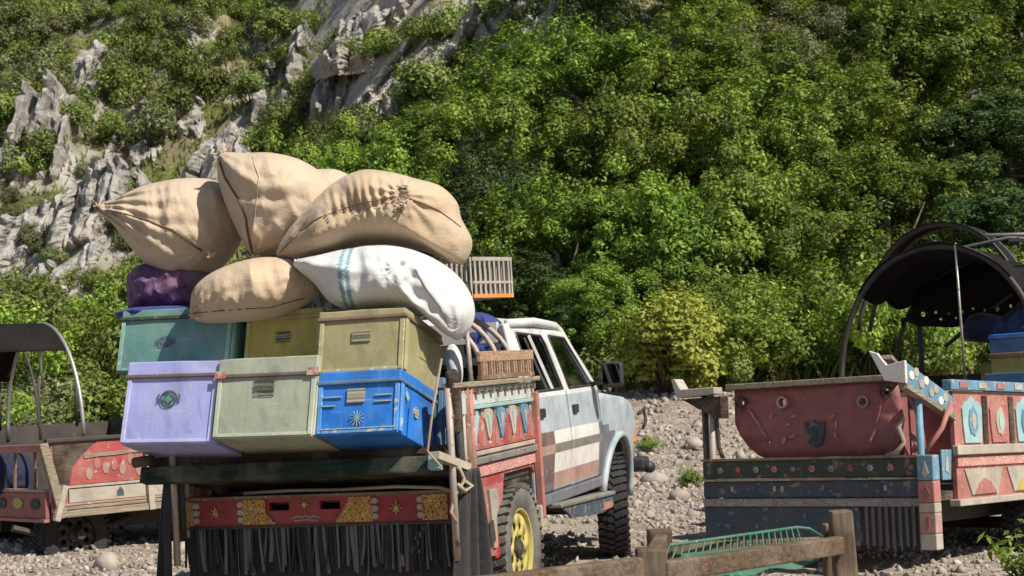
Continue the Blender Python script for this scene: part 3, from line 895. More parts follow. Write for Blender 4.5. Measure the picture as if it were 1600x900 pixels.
# grass over the slopes
n = 26000; Pg = np.zeros((n, 3)); i = 0
while i < n:
    y = 23.5 + 45 * random.random() ** 1.2; x = random.uniform(-.37, .42) * y
    if noise.noise((x * .3, y * .3, 8)) < -.12: continue
    Pg[i] = (x, y, hz(x, y)); i += 1
ang = RNG.uniform(0, 6.28, n); hh = RNG.uniform(.12, .42, n); ww = RNG.uniform(.03, .07, n)
dx = np.stack([np.cos(ang), np.sin(ang), np.zeros(n)], 1); ln_ = RNG.normal(0, .12, (n, 3)); ln_[:, 2] = hh
Vg = np.stack([Pg - dx * ww[:, None], Pg + dx * ww[:, None], Pg + ln_], 1)
leafmat('leaf_grass', [(0, (.05, .075, .015)), (.5, (.12, .14, .03)), (1, (.26, .23, .09))], .2, 0)
tag(link('grass', raw_mesh('grass', Vg.reshape(-1, 3), np.arange(n * 3).reshape(n, 3), MAT['leaf_grass'], RNG.random(n))), 'thin dry grass growing over the hillside', 'grass', kind='stuff')
# ------------------------------------------------------------------ the loaded pickup
TM = pose((-.785, 9.78, 0.0), 17.4, 2.2, 1.5)
truck = thing('pickup_truck', 'white and blue double-cab pickup with painted cargo bed piled with boxes and sacks', 'truck', TM)
V3 = Vector

def make_wheel(parent, loc, steer, tyre_mat, rim_mat, outer=1, R=.38, W=.22):
    """tyre, rim, hub; outer = +1 when the outer face looks to +x"""
    M = Matrix.Translation(loc) @ Matrix.Rotation(steer, 4, 'Z')
    if outer < 0: M = M @ Matrix.Rotation(math.pi, 4, 'Z')
    h = W / 2
    b = MB()
    prof = [(-h * .72, R * .60), (-h * .95, R * .70), (-h, R * .82), (-h * .93, R * .93), (-h * .75, R * .985), (0, R), (h * .75, R * .985), (h * .93, R * .93), (h, R * .82), (h * .95, R * .70), (h * .72, R * .60)]
    b.lathe(prof, 0, (0, 0, 0), 48)
    for k in range(40):
        a = 2 * math.pi * k / 40
        for sx, da in ((-1, 0), (1, .5), (-.33, .25), (.33, .75)):
            an = a + da * 2 * math.pi / 40
            w = .32 if abs(sx) == 1 else .26
            c = V3((sx * h * .74, 0, 0)); rr = R * (.985 if abs(sx) == 1 else 1.004)
            Rm = Matrix.Rotation(an, 3, 'X') @ Matrix.Rotation(.3 * (1 if sx > 0 else -1), 3, 'Z')
            b.box(Matrix.Rotation(an, 3, 'X') @ V3((c.x, 0, rr)), (h * w * 1.7, R * .085, R * .075), Rm)
    ty = b.build('tyre', MAT[tyre_mat], parent, M=M, angle=35)
    # rim disc with ring of ventilation holes
    disc = circle(0, 0, R * .585, 40)
    holes = [circle(R * .36 * math.cos(a), R * .36 * math.sin(a), R * .075, 12) for a in [2 * math.pi * (k + .5) / 8 for k in range(8)]]
    holes.append(circle(0, 0, R * .13, 20))
    rm = panel('rim', disc, holes, lambda y, z: h * .62 - .05 * math.exp(-((math.hypot(y, z) / R - .50) / .05) ** 2) - .012 * (math.hypot(y, z) < R * .2), [MAT[rim_mat]], parent, thick=.012)
    rm.matrix_local = M
    bb = MB().lathe([(h * .5, R * .575), (h * .78, R * .60), (h * .80, R * .625), (h * .66, R * .63), (-h * .6, R * .62), (-h * .6, R * .50), (h * .1, R * .50), (h * .3, R * .57)], 0, (0, 0, 0), 40, loop=True)
    o = bb.build('rim_well', MAT[rim_mat], rm, angle=40)
    b = MB().lathe([(-h * .5, .001), (-h * .5, R * .50), (-h * .45, R * .50), (-h * .45, .001)], 0, (0, 0, 0), 24)
    b.build('brake_drum', MAT['dark_metal'], rm)
    b = MB().lathe([(h * .3, .055), (h * .72, .052), (h * .8, .04), (h * .82, .001)], 0, (0, 0, 0), 20)
    for k in range(6):
        a = 2 * math.pi * k / 6; b.lathe([(h * .5, .011), (h * .68, .011), (h * .7, .001)], 0, (0, R * .2 * math.cos(a), R * .2 * math.sin(a)), 6)
    b.build('hub', MAT['dark_metal'], rm, angle=40)
    return ty

AXR, AXF = .12, 2.72
make_wheel(truck, (.74, AXR, .38), 0, 'tyre', 'yellow_rim', 1)
make_wheel(truck, (-.74, AXR, .38), 0, 'tyre', 'yellow_rim', -1)
make_wheel(truck, (.74, AXF, .38), .27, 'tyre_shaded', 'dark_metal', 1)  # front rim coloured dark to imitate the shade under the wing
make_wheel(truck, (-.74, AXF, .38), .27, 'tyre_shaded', 'dark_metal', -1)
b = MB()
b.tube([(-.72, AXR, .38), (.72, AXR, .38)], .05, 10); b.lathe([(-.14, .03), (-.1, .12), (0, .15), (.1, .12), (.14, .03)], 1, (.1, AXR, .38), 16)
b.build('axle', MAT['dark_metal'], truck, True)
b = MB().tube([(-.7, AXF, .36), (.7, AXF, .36)], .045, 8)
b.build('axle', MAT['dark_metal'], truck, True)
b = MB()
for sx in (-.45, .45):
    b.ext((sx - .05, -.70, .52), (sx + .05, 3.3, .64)); b.beam((sx, -.6, .52), (sx, AXR, .43), .07, .05); b.beam((sx, AXR, .43), (sx, .75, .54), .07, .05)
for y in (-.66, -.2, .6, 1.5, 2.4): b.ext((-.45, y - .04, .54), (.45, y + .04, .62))
b.tube([(.3, .5, .45), (.3, 2.2, .45)], .04, 8); b.ext((-.3, 1.9, .42), (.3, 2.9, .7))
b.build('chassis', MAT['dark_metal'], truck)

# ---- cab
def xf(y, z):
    if z < .95: x = .795 + .035 * (z - .6) / .35
    elif z < 1.26: x = .83 - .02 * (z - .95) / .31
    else: x = .81 - .165 * ((z - 1.26) / .5) ** 1.15
    if y > 2.6: x -= .05 * ((y - 2.6) / .9) ** 2
    return x
ZC = [.66, .72, .78, .84, .90, .955, 1.0, 1.06, 1.12, 1.18, 1.25, 1.30, 1.4, 1.5, 1.6, 1.7]
LIV = ['car_blue', 'car_white', 'livery_white', 'livery_brown', 'livery_slate', 'livery_rust', 'steel']
LM = [MAT[m] for m in LIV]
def livery(y, z):
    if z > 1.255: return 1
    if z > 1.03 + .0 * y: return 0
    if .885 < z < .945: return 6 if y > .9 else 5
    if y < .97: return 3 if z > .70 else 4
    if y < 2.13:
        return 2 if z > .76 else (5 if z > .66 else 0)
    return 4
CUTZ = sorted(set(ZC + [1.03, .885, .945, .76, .70, 1.255]))
CUTY = [.97, 2.13]
def window_pane(name, poly, parent, mir, mat='glass', inset=.012):
    b = MB(); s = -1 if mir else 1
    MB().tube([(s * (xf(y, z) + .001), y, z) for y, z in poly + poly[:1]], .009, 6).build('window_seal', MAT['black_plastic'], parent, True)
    b.v = []; n = len(poly)
    b.add([(s * (xf(y, z) - inset), y, z) for y, z in poly], [list(range(n))])
    return b.build(name, MAT[mat], parent)
RDOOR = [(.575, .64), (1.395, .64), (1.395, 1.27), (1.345, 1.70), (.66, 1.725), (.575, 1.27)]
RWIN = [(.655, 1.295), (1.315, 1.295), (1.285, 1.60), (1.255, 1.655), (.735, 1.675), (.70, 1.64)]
FDOOR = [(1.408, .64), (2.20, .64), (2.235, .80), (2.235, 1.265), (1.86, 1.69), (1.36, 1.70), (1.408, 1.27)]
FWIN = [(1.465, 1.295), (2.09, 1.295), (1.81, 1.64), (1.44, 1.655), (1.425, 1.62)]
for mir in (False, True):
    s = -1 if mir else 1
    d = panel('door', RDOOR, [RWIN], xf, LM, truck, CUTY, CUTZ, livery, .035, mir)
    if not mir: d['label'] = 'rear door, brown and white painted bands below dusty blue'
    window_pane('window_pane', RWIN, d, mir, 'dark_glass' if not mir else 'glass')
    b = MB().beam((s * (xf(0, 1.30) + .002), 1.06, 1.30), (s * (xf(0, 1.66) + .002), .98, 1.66), .014, .02); b.build('window_divider', MAT['car_white'], d)
    b = MB().ext((s * .812, .66, 1.125), (s * .838, .77, 1.185)); b.build('handle', MAT['black_plastic'], d, bevel=.008)
    d = panel('door', FDOOR, [FWIN], xf, LM, truck, CUTY, CUTZ, livery, .035, mir)
    if not mir: d['label'] = 'front door with a white painted block'
    window_pane('window_pane', FWIN, d, mir)
    b = MB().ext((s * .812, 1.47, 1.12), (s * .838, 1.58, 1.18)); b.build('handle', MAT['black_plastic'], d, bevel=.008)
    b = MB()
    mz = [(2.0, 1.30), (2.235, 1.265), (2.24, 1.29), (2.06, 1.42)]
    # mirror: arm and housing
    b.beam((s * .80, 2.10, 1.30), (s * .97, 2.06, 1.34), .035, .03)
    m = b.build('mirror', MAT['black_plastic'], truck)
    b = MB().ext((s * .89, 2.02, 1.27), (s * 1.045, 2.10, 1.455)); b.build('mirror_housing', MAT['black_plastic'], m, bevel=.03)
    b = MB().ext((s * .905, 2.012, 1.29), (s * 1.03, 2.018, 1.44)); b.build('mirror_glass', MAT['dark_glass'], m)
    # front wing with wheel arch
    arch = circle(AXF, .42, .475, 22, math.radians(172), math.radians(-4), False)
    poly = [(2.25, .60)] + [(2.245, .62)] + arch[:] + [(3.44, .46), (3.50, .62), (3.50, .92), (3.46, 1.02), (3.30, 1.12), (3.0, 1.175), (2.6, 1.205), (2.25, 1.235)]
    poly = [(2.247, .60)] + arch + [(3.44, .46), (3.50, .62), (3.50, .92), (3.46, 1.02), (3.30, 1.12), (3.0, 1.175), (2.6, 1.205), (2.247, 1.235)]
    def wing(y, z):
        if z > .98: return 0
        if y < 2.42: return 4
        return 4 if z < .93 and y < 2.6 else 0
    f = panel('front_wing', poly, [], xf, LM, truck, [2.42, 2.6, 2.9, 3.2], CUTZ, wing, .04, mir)
    pts = [(s * (xf(y, z) + .012), y, z) for y, z in circle(AXF, .42, .485, 20, math.radians(168), math.radians(-2), False)]
    MB().tube(pts, .028, 8).build('wheel_arch_lip', MAT['car_blue' if not mir else 'car_white'], f, True)
    # inner wheel house
    b = MB(); rows = []
    for a in range(0, 13):
        an = math.radians(180 - a * 15); rows.append([(s * .78, AXF + .48 * math.cos(an), .42 + .48 * math.sin(an)), (s * .42, AXF + .48 * math.cos(an), .42 + .48 * math.sin(an))])
    b.grid(rows); b.build('wheel_house', MAT['black_plastic'], f)
    # sill and side step
    b = MB().ext((s * .70, .56, .56), (s * .805, 2.25, .635)); b.build('sill', MAT['livery_slate'], truck, bevel=.012)
    st = MB().prism([(.92, .535), (2.36, .485), (2.36, .515), (.92, .565)], 0, s * .76, s * .865).build('side_step', MAT['steel'], truck, bevel=.01)
    MB().prism([(1.2, .44), (2.0, .39), (2.34, .41), (2.34, .483), (1.0, .53)], 0, s * .83, s * .85).build('step_skirt', MAT['navy_dark'], st)
    MB().ext((s * .8515, 2.02, .405), (s * .856, 2.28, .452)).build('step_patch', MAT['pinkred'], st)
    for y in (1.1, 2.1): MB().beam((s * .5, y, .56), (s * .84, y, .50), .04, .03).build('step_bracket', MAT['dark_metal'], st)
# roof, rear wall, pillars
b = MB(); rows = []
prof = [(.60, 1.50), (.59, 1.70), (.64, 1.775), (.80, 1.80), (1.2, 1.808), (1.5, 1.80), (1.72, 1.775), (1.86, 1.735), (1.90, 1.70)]
for y, z in prof:
    row = []
    for k in range(17):
        u = k / 16 * 2 - 1
        hw = .66 if z > 1.6 else .70
        x = u * hw; zz = z - .055 * abs(u) ** 4 - .02 * u * u
        row.append((x, y, zz))
    rows.append(row)
roof = b.grid(rows).build('roof', MAT['car_white'], truck, True)
so = roof.modifiers.new('solid', 'SOLIDIFY'); so.thickness = .035; so.offset = -1
for s in (1, -1):
    MB().tube([(s * .655, .64, 1.735), (s * .662, 1.2, 1.748), (s * .655, 1.7, 1.725), (s * .645, 1.87, 1.685), (s * .70, 2.03, 1.50), (s * .775, 2.235, 1.255)], [.03, .032, .032, .032, .03, .03], 8).build('roof_gutter', MAT['car_white'], roof, True)
    MB().beam((s * .745, .575, 1.25), (s * .635, .61, 1.735), .07, .05).build('rear_pillar', MAT['car_white'], truck, bevel=.012)
    MB().ext((s * .70, .545, .62), (s * .80, .572, 1.27)).build('cab_corner', MAT['car_blue'], truck)
    MB().beam((s * .74, 1.40, .7), (s * .735, 1.40, 1.30), .07, .06).build('centre_pillar', MAT['seat_cloth'], truck)
b = MB().ext((-.79, .535, .62), (.79, .565, 1.28)); b.ext((-.60, .575, 1.62), (.60, .62, 1.75)); b.build('cab_back', MAT['car_white'], truck)
b = MB().add([(-.66, .575, 1.29), (.66, .575, 1.29), (.62, .62, 1.63), (-.62, .62, 1.63)], [(0, 1, 2, 3)]); b.build('rear_window', MAT['dark_glass'], truck)
# windscreen, scuttle, bonnet, front
b = MB(); rows = []
for y, z, hw in ((2.27, 1.255, .76), (1.88, 1.705, .63)):
    rows.append([(u * hw, y + .06 * (1 - u * u), z) for u in [k / 8 * 2 - 1 for k in range(9)]])
b.grid(rows).build('windscreen', MAT['glass'], truck, True)
b = MB(); rows = []
for y, z in ((2.22, 1.24), (2.32, 1.235), (2.6, 1.225), (3.0, 1.195), (3.3, 1.14), (3.45, 1.06), (3.50, .98), (3.505, .80)):
    rows.append([(u * (xf(y, 1.0) - .02), y + .03 * (1 - u * u) * (y > 3.4), z + .035 * (1 - u ** 2) - .02 * (abs(u) > .95)) for u in [k / 12 * 2 - 1 for k in range(13)]])
b.grid(rows).build('bonnet', MAT['car_white'], truck, True)
b = MB().ext((-.6, 3.5, .74), (.6, 3.54, .98))
for k in range(5): b.ext((-.58, 3.535, .76 + k * .045), (.58, 3.555, .78 + k * .045), 1)
b.build('grille', [MAT['black_plastic'], MAT['steel']], truck)
for s in (1, -1):
    MB().ext((s * .60, 3.46, .80), (s * .76, 3.53, .97)).build('headlight', MAT['glass'], truck, bevel=.015)
    MB().ext((s * .74, 3.36, .80), (s * .782, 3.48, .95)).build('side_marker', MAT['crate_orange'], truck, bevel=.01)
b = MB().tube([(-.86, 3.42, .60), (-.80, 3.62, .60), (.80, 3.62, .60), (.88, 3.45, .60)], .05, 10); b.tube([(-.7, 3.6, .6), (-.7, 3.7, .72), (.7, 3.7, .72), (.7, 3.6, .6)], .03, 8)
bp = b.build('front_bumper', MAT['black_plastic'], truck, True)
MB().ext((.72, 3.40, .58), (.85, 3.60, .68)).build('bumper_end', MAT['black_plastic'], bp, bevel=.02)
MB().tube([(.80, 3.50, 1.02), (.83, 3.58, 1.06), (.84, 3.60, .96), (.82, 3.55, .90)], .014, 6).build('wire_stub', MAT['dark_metal'], bp, True)
# interior
b = MB().ext((-.76, .58, .60), (.76, 2.3, .66)); b.build('cab_floor', MAT['dark_metal'], truck)
for s in (.36, -.36):
    b = MB().ext((s - .25, 1.45, .70), (s + .25, 1.95, .98)); b.box((s, 1.45, 1.24), (.48, .13, .58), Matrix.Rotation(.16, 3, 'X')); b.box((s, 1.38, 1.60), (.24, .08, .16))
    b.build('seat', MAT['seat_cloth'], truck, bevel=.04)
b = MB().ext((-.66, .72, .70), (.66, 1.15, .98)); b.box((0, .72, 1.22), (1.3, .13, .5), Matrix.Rotation(.12, 3, 'X')); b.build('rear_bench', MAT['seat_cloth'], truck, bevel=.04)
b = MB().ext((-.74, 2.05, 1.0), (.74, 2.3, 1.25)); b.build('dashboard', MAT['black_plastic'], truck, bevel=.04)
MB().tube([(-.36 + .19 * math.cos(a), 1.93 - .08 * math.sin(a) , 1.22 + .17 * math.sin(a)) for a in [k * math.pi / 10 for k in range(21)]], .016, 6).build('steering_wheel', MAT['black_plastic'], truck, True)

# ---- cargo bed
b = MB().ext((-.80, -.80, .765), (.79, .49, .80)); b.build('bed_floor', MAT['wood_dark'], truck)
b = MB().ext((-.80, .49, .80), (.80, .525, 1.36)); b.build('bed_front_wall', MAT['rust_brown'], truck)
for s in (1, -1):
    mir = s < 0
    sp = panel('bed_side', [(-.70, .80), (-.155, .80), (-.13, .845), (.43, .845), (.47, .80), (.53, .80), (.53, 1.36), (-.70, 1.36)], [], lambda y, z: .825, [MAT['red']], truck, thick=.05, mirror=mir, smooth=False)
    X0, X1 = s * .827, s * .838
    # lower lace band, steel moulding, tulip field, two studded bands, rail
    MB().ext((X0, -.70, .865), (X1, .53, .925)).build('lace_band', MAT['lace_red'], sp)
    MB().ext((s * .826, -.71, .935), (s * .856, .53, .972)).build('moulding', MAT['steel'], sp, bevel=.006)
    MB().ext((s * .826, -.71, .982), (s * .842, .53, 1.008)).build('moulding', MAT['cream'], sp, bevel=.004)
    MB().ext((X0, -.70, 1.015), (s * .832, .53, 1.235)).build('tulip_field', MAT['turquoise'], sp)
    n = 5; w = 1.16 / n
    for k in range(n):
        y = -.65 + w * (k + .5)
        tul = [(y - w * .5, 1.015), (y + w * .5, 1.015), (y + w * .45, 1.04), (y + w * .33, 1.05), (y + w * .27, 1.10), (y + w * .16, 1.135), (y + w * .12, 1.17), (y, 1.205), (y - w * .12, 1.17), (y - w * .16, 1.135), (y - w * .27, 1.10), (y - w * .33, 1.05), (y - w * .45, 1.04)]
        tp = MB().prism(tul, 0, s * .8325, s * .845).build('tulip', MAT['red'], sp)
        MB().prism([(y + w * .1, 1.03), (y + w * .06, 1.09), (y, 1.14), (y - w * .06, 1.09), (y - w * .1, 1.03)], 0, s * .8455, s * .849).build('tulip_heart', MAT['pinkred'], tp)
        yy = y + w * .5
        drop = [(yy - .02, 1.235), (yy - .07, 1.225), (yy - .078, 1.185), (yy - .05, 1.14), (yy - .03, 1.085), (yy, 1.055), (yy + .03, 1.085), (yy + .05, 1.14), (yy + .078, 1.185), (yy + .07, 1.225), (yy + .02, 1.235)]
        if k < n - 1:
            dp = MB().prism(drop, 0, s * .833, s * .848).build('drop', MAT['sky_paint' if k % 2 else 'cream'], sp)
            MB().prism([(yy - .03, 1.20), (yy, 1.10), (yy + .03, 1.20)], 0, s * .8485, s * .852).build('drop_heart', MAT['cream' if k % 2 else 'turquoise'], dp)
        MB().ext((s * .833, y - .025, 1.222), (s * .85, y + .025, 1.243)).build('stud', MAT['dark_metal'], sp)
    MB().ext((X0, -.72, 1.24), (s * .846, .53, 1.262)).build('moulding', MAT['turquoise'], sp, bevel=.004)
    MB().ext((X0, -.70, 1.265), (s * .835, .53, 1.335)).build('stud_band', MAT['studded'], sp)
    MB().ext((X0, -.72, 1.338), (s * .85, .53, 1.362)).build('moulding', MAT['turquoise'], sp, bevel=.004)
    for k in range(9): MB().ext((s * .836, -.62 + k * .135, 1.32), (s * .86, -.585 + k * .135, 1.35)).build('rail_bracket', MAT['rust_brown'], sp)
    MB().ext((s * .80, -1.04, 1.366), (s * .875, .56, 1.395)).build('top_rail', MAT['wood_pale'], sp, bevel=.006)
    # low carved fence above the rail
    MB().ext((s * .825, -.52, 1.40), (s * .85, .52, 1.425)).build('fence_rail', MAT['rust_brown'], sp)
    MB().ext((s * .825, -.52, 1.50), (s * .85, .52, 1.56)).build('fence_top', MAT['carved'], sp, bevel=.004)
    for k in range(22): MB().ext((s * .828, -.51 + k * .0475, 1.425), (s * .847, -.488 + k * .0475, 1.50)).build('fence_slat', MAT['carved' if k % 3 else 'rust_brown'], sp)
    # rear quarter below: painted wing ahead of and behind the wheel
    q = panel('bed_wing', [(-.60, .42), (-.36, .40), (-.33, .62), (-.20, .70), (-.165, .80), (-.62, .80)], [], lambda y, z: .828, [MAT['pinkred']], truck, thick=.03, mirror=mir, smooth=False)
    MB().prism([(-.47, .78), (-.34, .78), (-.30, .70), (-.36, .62), (-.37, .45), (-.43, .45), (-.45, .66)], 0, s * .83, s * .842).build('wing_patch', MAT['cream'], q)
    MB().prism([(-.52, .60), (-.45, .61), (-.42, .50), (-.50, .46)], 0, s * .843, s * .85).build('wing_patch', MAT['dark_metal'], q)
    MB().ext((s * .80, -.36, .38), (s * .83, -.30, .52)).build('tail_lamp', MAT['lamp_red'], truck, bevel=.01)
    MB().beam((s * .85, .50, .52), (s * .85, .485, 1.30), .05, .045).build('front_post', MAT['pinkred'], truck, bevel=.008)
    MB().ext((s * .80, .46, .46), (s * .865, .55, .60)).build('post_shoe', MAT['cream'], truck, bevel=.01)
    MB().ext((s * .55, -.20, .80), (s * .80, .46, .88)).build('wheel_box', MAT['dark_metal'], truck)
# hoops over the front of the bed
for y, top in ((-.30, 1.85), (.02, 1.87), (.30, 1.85)):
    pts = []
    for k in range(25):
        a = math.pi * k / 24
        c, sn_ = math.cos(a), math.sin(a)
        pts.append((.79 * math.copysign(abs(c) ** .75, c), y, 1.39 + (top - 1.39) * sn_ ** .9))
    MB().tube(pts, .017, 8).build('hoop', MAT['pipe'], truck, True)
for x in (-.3, .3): MB().tube([(x, -.32, 1.86), (x, .34, 1.87)], .014, 6).build('hoop_tie', MAT['pipe'], truck, True)
MB().tube([(.815, -.60, 1.39), (.79, -.55, 1.62), (.70, -.30, 1.86)], .015, 6).build('stay', MAT['pipe'], truck, True)
# rear cage posts and bars
for x, y, m, r in ((.83, -1.03, 'pipe', .02), (.845, -.93, 'dark_metal', .024), (.845, -.86, 'cream', .014), (.845, -.80, 'rust_brown', .024), (.845, -.73, 'pinkred', .02)):
    for s in (1, -1): MB().tube([(s * x, y, .46 if y < -1 else .60), (s * x, y, 1.37)], r, 8).build('cage_post', MAT[m], truck, True)
for z, m in ((1.34, 'pinkred'), (1.22, 'pinkred'), (.98, 'rust_brown')):
    for s in (1, -1): MB().tube([(s * .84, -1.04, z), (s * .845, -.68, z)], .015, 6).build('cage_bar', MAT[m], truck, True)
MB().prism([(-1.02, 1.225), (-.84, 1.225), (-.84, 1.335), (-1.02, 1.335)], 0, .845, .86).build('cage_plate', MAT['studded'], truck)
MB().box((.845, -.985, 1.30), (.05, .10, .34), Matrix.Rotation(.12, 3, 'X')).build('lashing_block', MAT['wood_dark'], truck, bevel=.02)
# tail: red decorated cross panel with two slots
YT = -.86
def tailx(px): return onplane(px, 800, 1, YT, TM).x
slots = [[(tailx(a), .735), (tailx(c), .735), (tailx(c), .782), (tailx(a), .782)] for a, c in ((421, 452), (500, 532))]
bm_ = panel('tail_panel', [(-.87, .655), (.81, .655), (.81, .805), (-.87, .805)], slots, lambda y, z: 0.0, [MAT['tailred']], truck, thick=.035, smooth=False)
bm_.matrix_local = Matrix(((0, 1, 0, 0), (-1, 0, 0, YT), (0, 0, 1, 0), (0, 0, 0, 1)))
def rear_plate(name, poly, y0, y1, mat, parent=truck):
    return MB().prism(poly, 1, y0, y1).build(name, MAT[mat], parent)
def zig(x0, x1, z0, z1, left, right):
    out = [(x0, z0)]
    n = 3
    out.append((x1, z0))
    if right:
        for k in range(n): out += [(x1 + .022, z0 + (z1 - z0) * (k + .5) / n), (x1, z0 + (z1 - z0) * (k + 1) / n)]
    else: out.append((x1, z1))
    out.append((x0, z1))
    if left:
        for k in range(n)[::-1]: out += [(x0 - .022, z0 + (z1 - z0) * (k + .5) / n), (x0, z0 + (z1 - z0) * k / n)]
    return out
for a, c, l, r in ((263, 303, 0, 1), (381, 416, 1, 0), (546, 583, 0, 1), (662, 701, 1, 0)):
    rear_plate('gold_plate', zig(tailx(a), tailx(c), .662, .80, l, r), YT - .012, YT - .001, 'gold_scroll')
for a, c in ((303, 312), (372, 381), (583, 592), (653, 662)):
    for k in range(3):
        xx = tailx((a + c) / 2) ; zz = .69 + k * .042
        MB().lathe([(YT - .014, .001), (YT - .014, .017), (YT - .001, .019)], 1, (xx, 0, zz), 10).build('bead', MAT['cream'], truck)
rear_plate('gold_wedge', [(tailx(416), .662), (tailx(432), .662), (tailx(416), .72)], YT - .011, YT - .001, 'gold_scroll')
rear_plate('gold_wedge', [(tailx(546), .662), (tailx(524), .662), (tailx(546), .78)], YT - .011, YT - .001, 'gold_scroll')
for px in (337, 477, 620):
    x = tailx(px); z = .73 if px != 477 else .765
    star = []
    for k in range(16):
        a = 2 * math.pi * k / 16; r = (.05 if k % 4 == 0 else .034 if k % 2 == 0 else .014) * (.75 if px == 477 else 1)
        star.append((x + r * math.sin(a), z + r * math.cos(a)))
    o = rear_plate('rosette', star, YT - .009, YT - .001, 'gold_scroll')
    MB().lathe([(YT - .014, .001), (YT - .014, .009), (YT - .009, .011)], 1, (x, 0, z), 10).build('rosette_centre', MAT['cream'], o)
x = tailx(478)
MB().tube([(x - .085, YT - .004, .690), (x - .05, YT - .004, .702), (x - .02, YT - .004, .694), (x, YT - .004, .706), (x + .02, YT - .004, .694), (x + .05, YT - .004, .702), (x + .085, YT - .004, .690)], .004, 5).build('flourish', MAT['cream'], truck)
MB().tube([(x - .07, YT - .004, .676), (x, YT - .004, .682), (x + .07, YT - .004, .676)], .004, 5).build('flourish', MAT['cream'], truck)
rear_plate('tail_lip', [(-.875, .805), (.815, .805), (.815, .822), (-.875, .822)], YT - .02, YT + .05, 'rust_brown')
rear_plate('tail_lip', [(-.875, .640), (.815, .640), (.815, .655), (-.875, .655)], YT - .012, YT + .03, 'dark_metal')
rear_plate('tail_back', [(-.86, .50), (.80, .50), (.80, .98), (-.86, .98)], -.60, -.57, 'wood_dark')
rear_plate('under_bar', [(-.80, .34), (.80, .34), (.80, .40), (-.80, .40)], -.74, -.68, 'dark_metal')
rear_plate('fringe_backing', [(-.87, .37), (.81, .37), (.81, .645), (-.87, .645)], YT + .035, YT + .04, 'black_cloth')
MB().tube([(-.5, YT + .03, .835), (-.2, YT, .845), (.1, YT + .02, .838), (.45, YT - .01, .848), (.7, YT - .02, .835), (.82, YT - .03, .80)], .010, 6).build('cable', MAT['rope'], truck, True)
# fringe of cloth strips
for k in range(104):
    x = -.868 + 1.676 * (k + random.uniform(-.25, .25)) / 103; w = random.uniform(.013, .024); L = random.uniform(.20, .285)
    rows = []; ph = random.uniform(0, 6); dr = random.gauss(0, .012); tw = random.uniform(-.9, .9); y0_ = random.uniform(-.008, .012)
    for j in range(5):
        v = j / 4; yy = YT + y0_ + .004 * math.sin(ph + v * 3); cx = x + dr * v * v
        ww = w * (1 + .15 * v)
        rows.append([(cx - ww / 2 * math.cos(tw), yy - ww / 2 * math.sin(tw), .652 - L * v), (cx, yy - .005, .652 - L * v), (cx + ww / 2 * math.cos(tw), yy + ww / 2 * math.sin(tw), .652 - L * v)])
    MB().grid(rows).build('fringe_strip', MAT['grey_strip' if random.random() < .42 else 'black_cloth'], truck, True)  # scattered paler strips imitate sunlit black cloth by their colour

def drape(name, top, bot, n_fold, depth, mat, parent, amp=.03, nu=48, nv=22):
    """gathered cloth hanging from a short top line to a wider bottom line"""
    t0, t1 = V3(top[0]), V3(top[1]); b0, b1 = V3(bot[0]), V3(bot[1]); rows = []
    side = (b1 - b0).normalized(); nrm = V3((0, 0, 1)).cross(side).normalized()
    for j in range(nv + 1):
        v = j / nv; e = v ** .65
        row = []
        for i in range(nu + 1):
            u = i / nu
            p = t0.lerp(t1, u).lerp(b0.lerp(b1, u), v)
            p = t0.lerp(t1, u) * (1 - e) + b0.lerp(b1, u) * e; p.z = t0.z + (b0.z - t0.z) * v
            f = math.sin(u * n_fold * 2 * math.pi + 1.3 * math.sin(3 * u + v)) + .4 * math.sin(u * n_fold * 4.3 + 2 * v)
            p += nrm * (amp * (.35 + .65 * e) * f + depth * math.sin(math.pi * u) * e)
            row.append(p)
        rows.append(row)
    o = MB().grid(rows).build(name, MAT[mat], parent, True)
    so = o.modifiers.new('solid', 'SOLIDIFY'); so.thickness = .006
    return o
d = drape('hanging_cloth', [(.865, -.92, .93), (.895, -.82, .93)], [(.845, -1.10, .22), (.90, -.74, .22)], 4.0, .03, 'black_cloth', truck, .032)
d['label'] = 'gathered black cloth tied at the rear right corner'
drape('hanging_cloth', [(-.90, -.98, .98), (-.86, -1.04, .98)], [(-1.02, -.95, .25), (-.86, -1.12, .25)], 3.2, .04, 'black_cloth', truck, .028)
MB().tube([(.80, -1.07, 1.02), (.86, -1.0, .94), (.87, -.96, .88), (.83, -1.02, .80), (.82, -1.06, .72), (.84, -1.04, .66)], .011, 6).build('rope', MAT['rope'], truck, True)
MB().tube([(.86, -.97, .88), (.90, -.93, .84), (.88, -.99, .82), (.85, -1.02, .86)], .012, 6).build('rope', MAT['rope'], truck, True)

# ---- load deck, tipped up towards the rear
LT = TM @ Matrix.Translation((0, -1.33, 1.17)) @ Matrix.Rotation(math.radians(-16), 4, 'X')
LTl = Matrix.Translation((0, -1.33, 1.17)) @ Matrix.Rotation(math.radians(-16), 4, 'X')
dk = MB().ext((-1.0, .27, -.165), (.80, .35, -.075)).build('deck_edge_plank', MAT['plank_green'], truck, bevel=.008, M=LTl)
for k, (a, c) in enumerate(((-.98, -.55), (-.54, -.1), (-.09, .36), (.37, .79))):
    MB().ext((a, .355, -.13), (c, 1.35, -.08)).build('deck_board', MAT['wood_dark'], truck, M=LTl)
MB().ext((.74, .215, -.16), (.81, .267, -.07)).build('deck_edge_end', MAT['turquoise'], truck, bevel=.006, M=LTl)
MB().beam((.80, .16, -.10), (.86, .5, -.10), .05, .04).build('deck_bracket', MAT['cream'], truck, M=LTl)
for x in (-.7, .65): MB().beam((x, -.66, .80), (x, -1.0, 1.05), .05, .05).build('deck_strut', MAT['wood_dark'], truck)
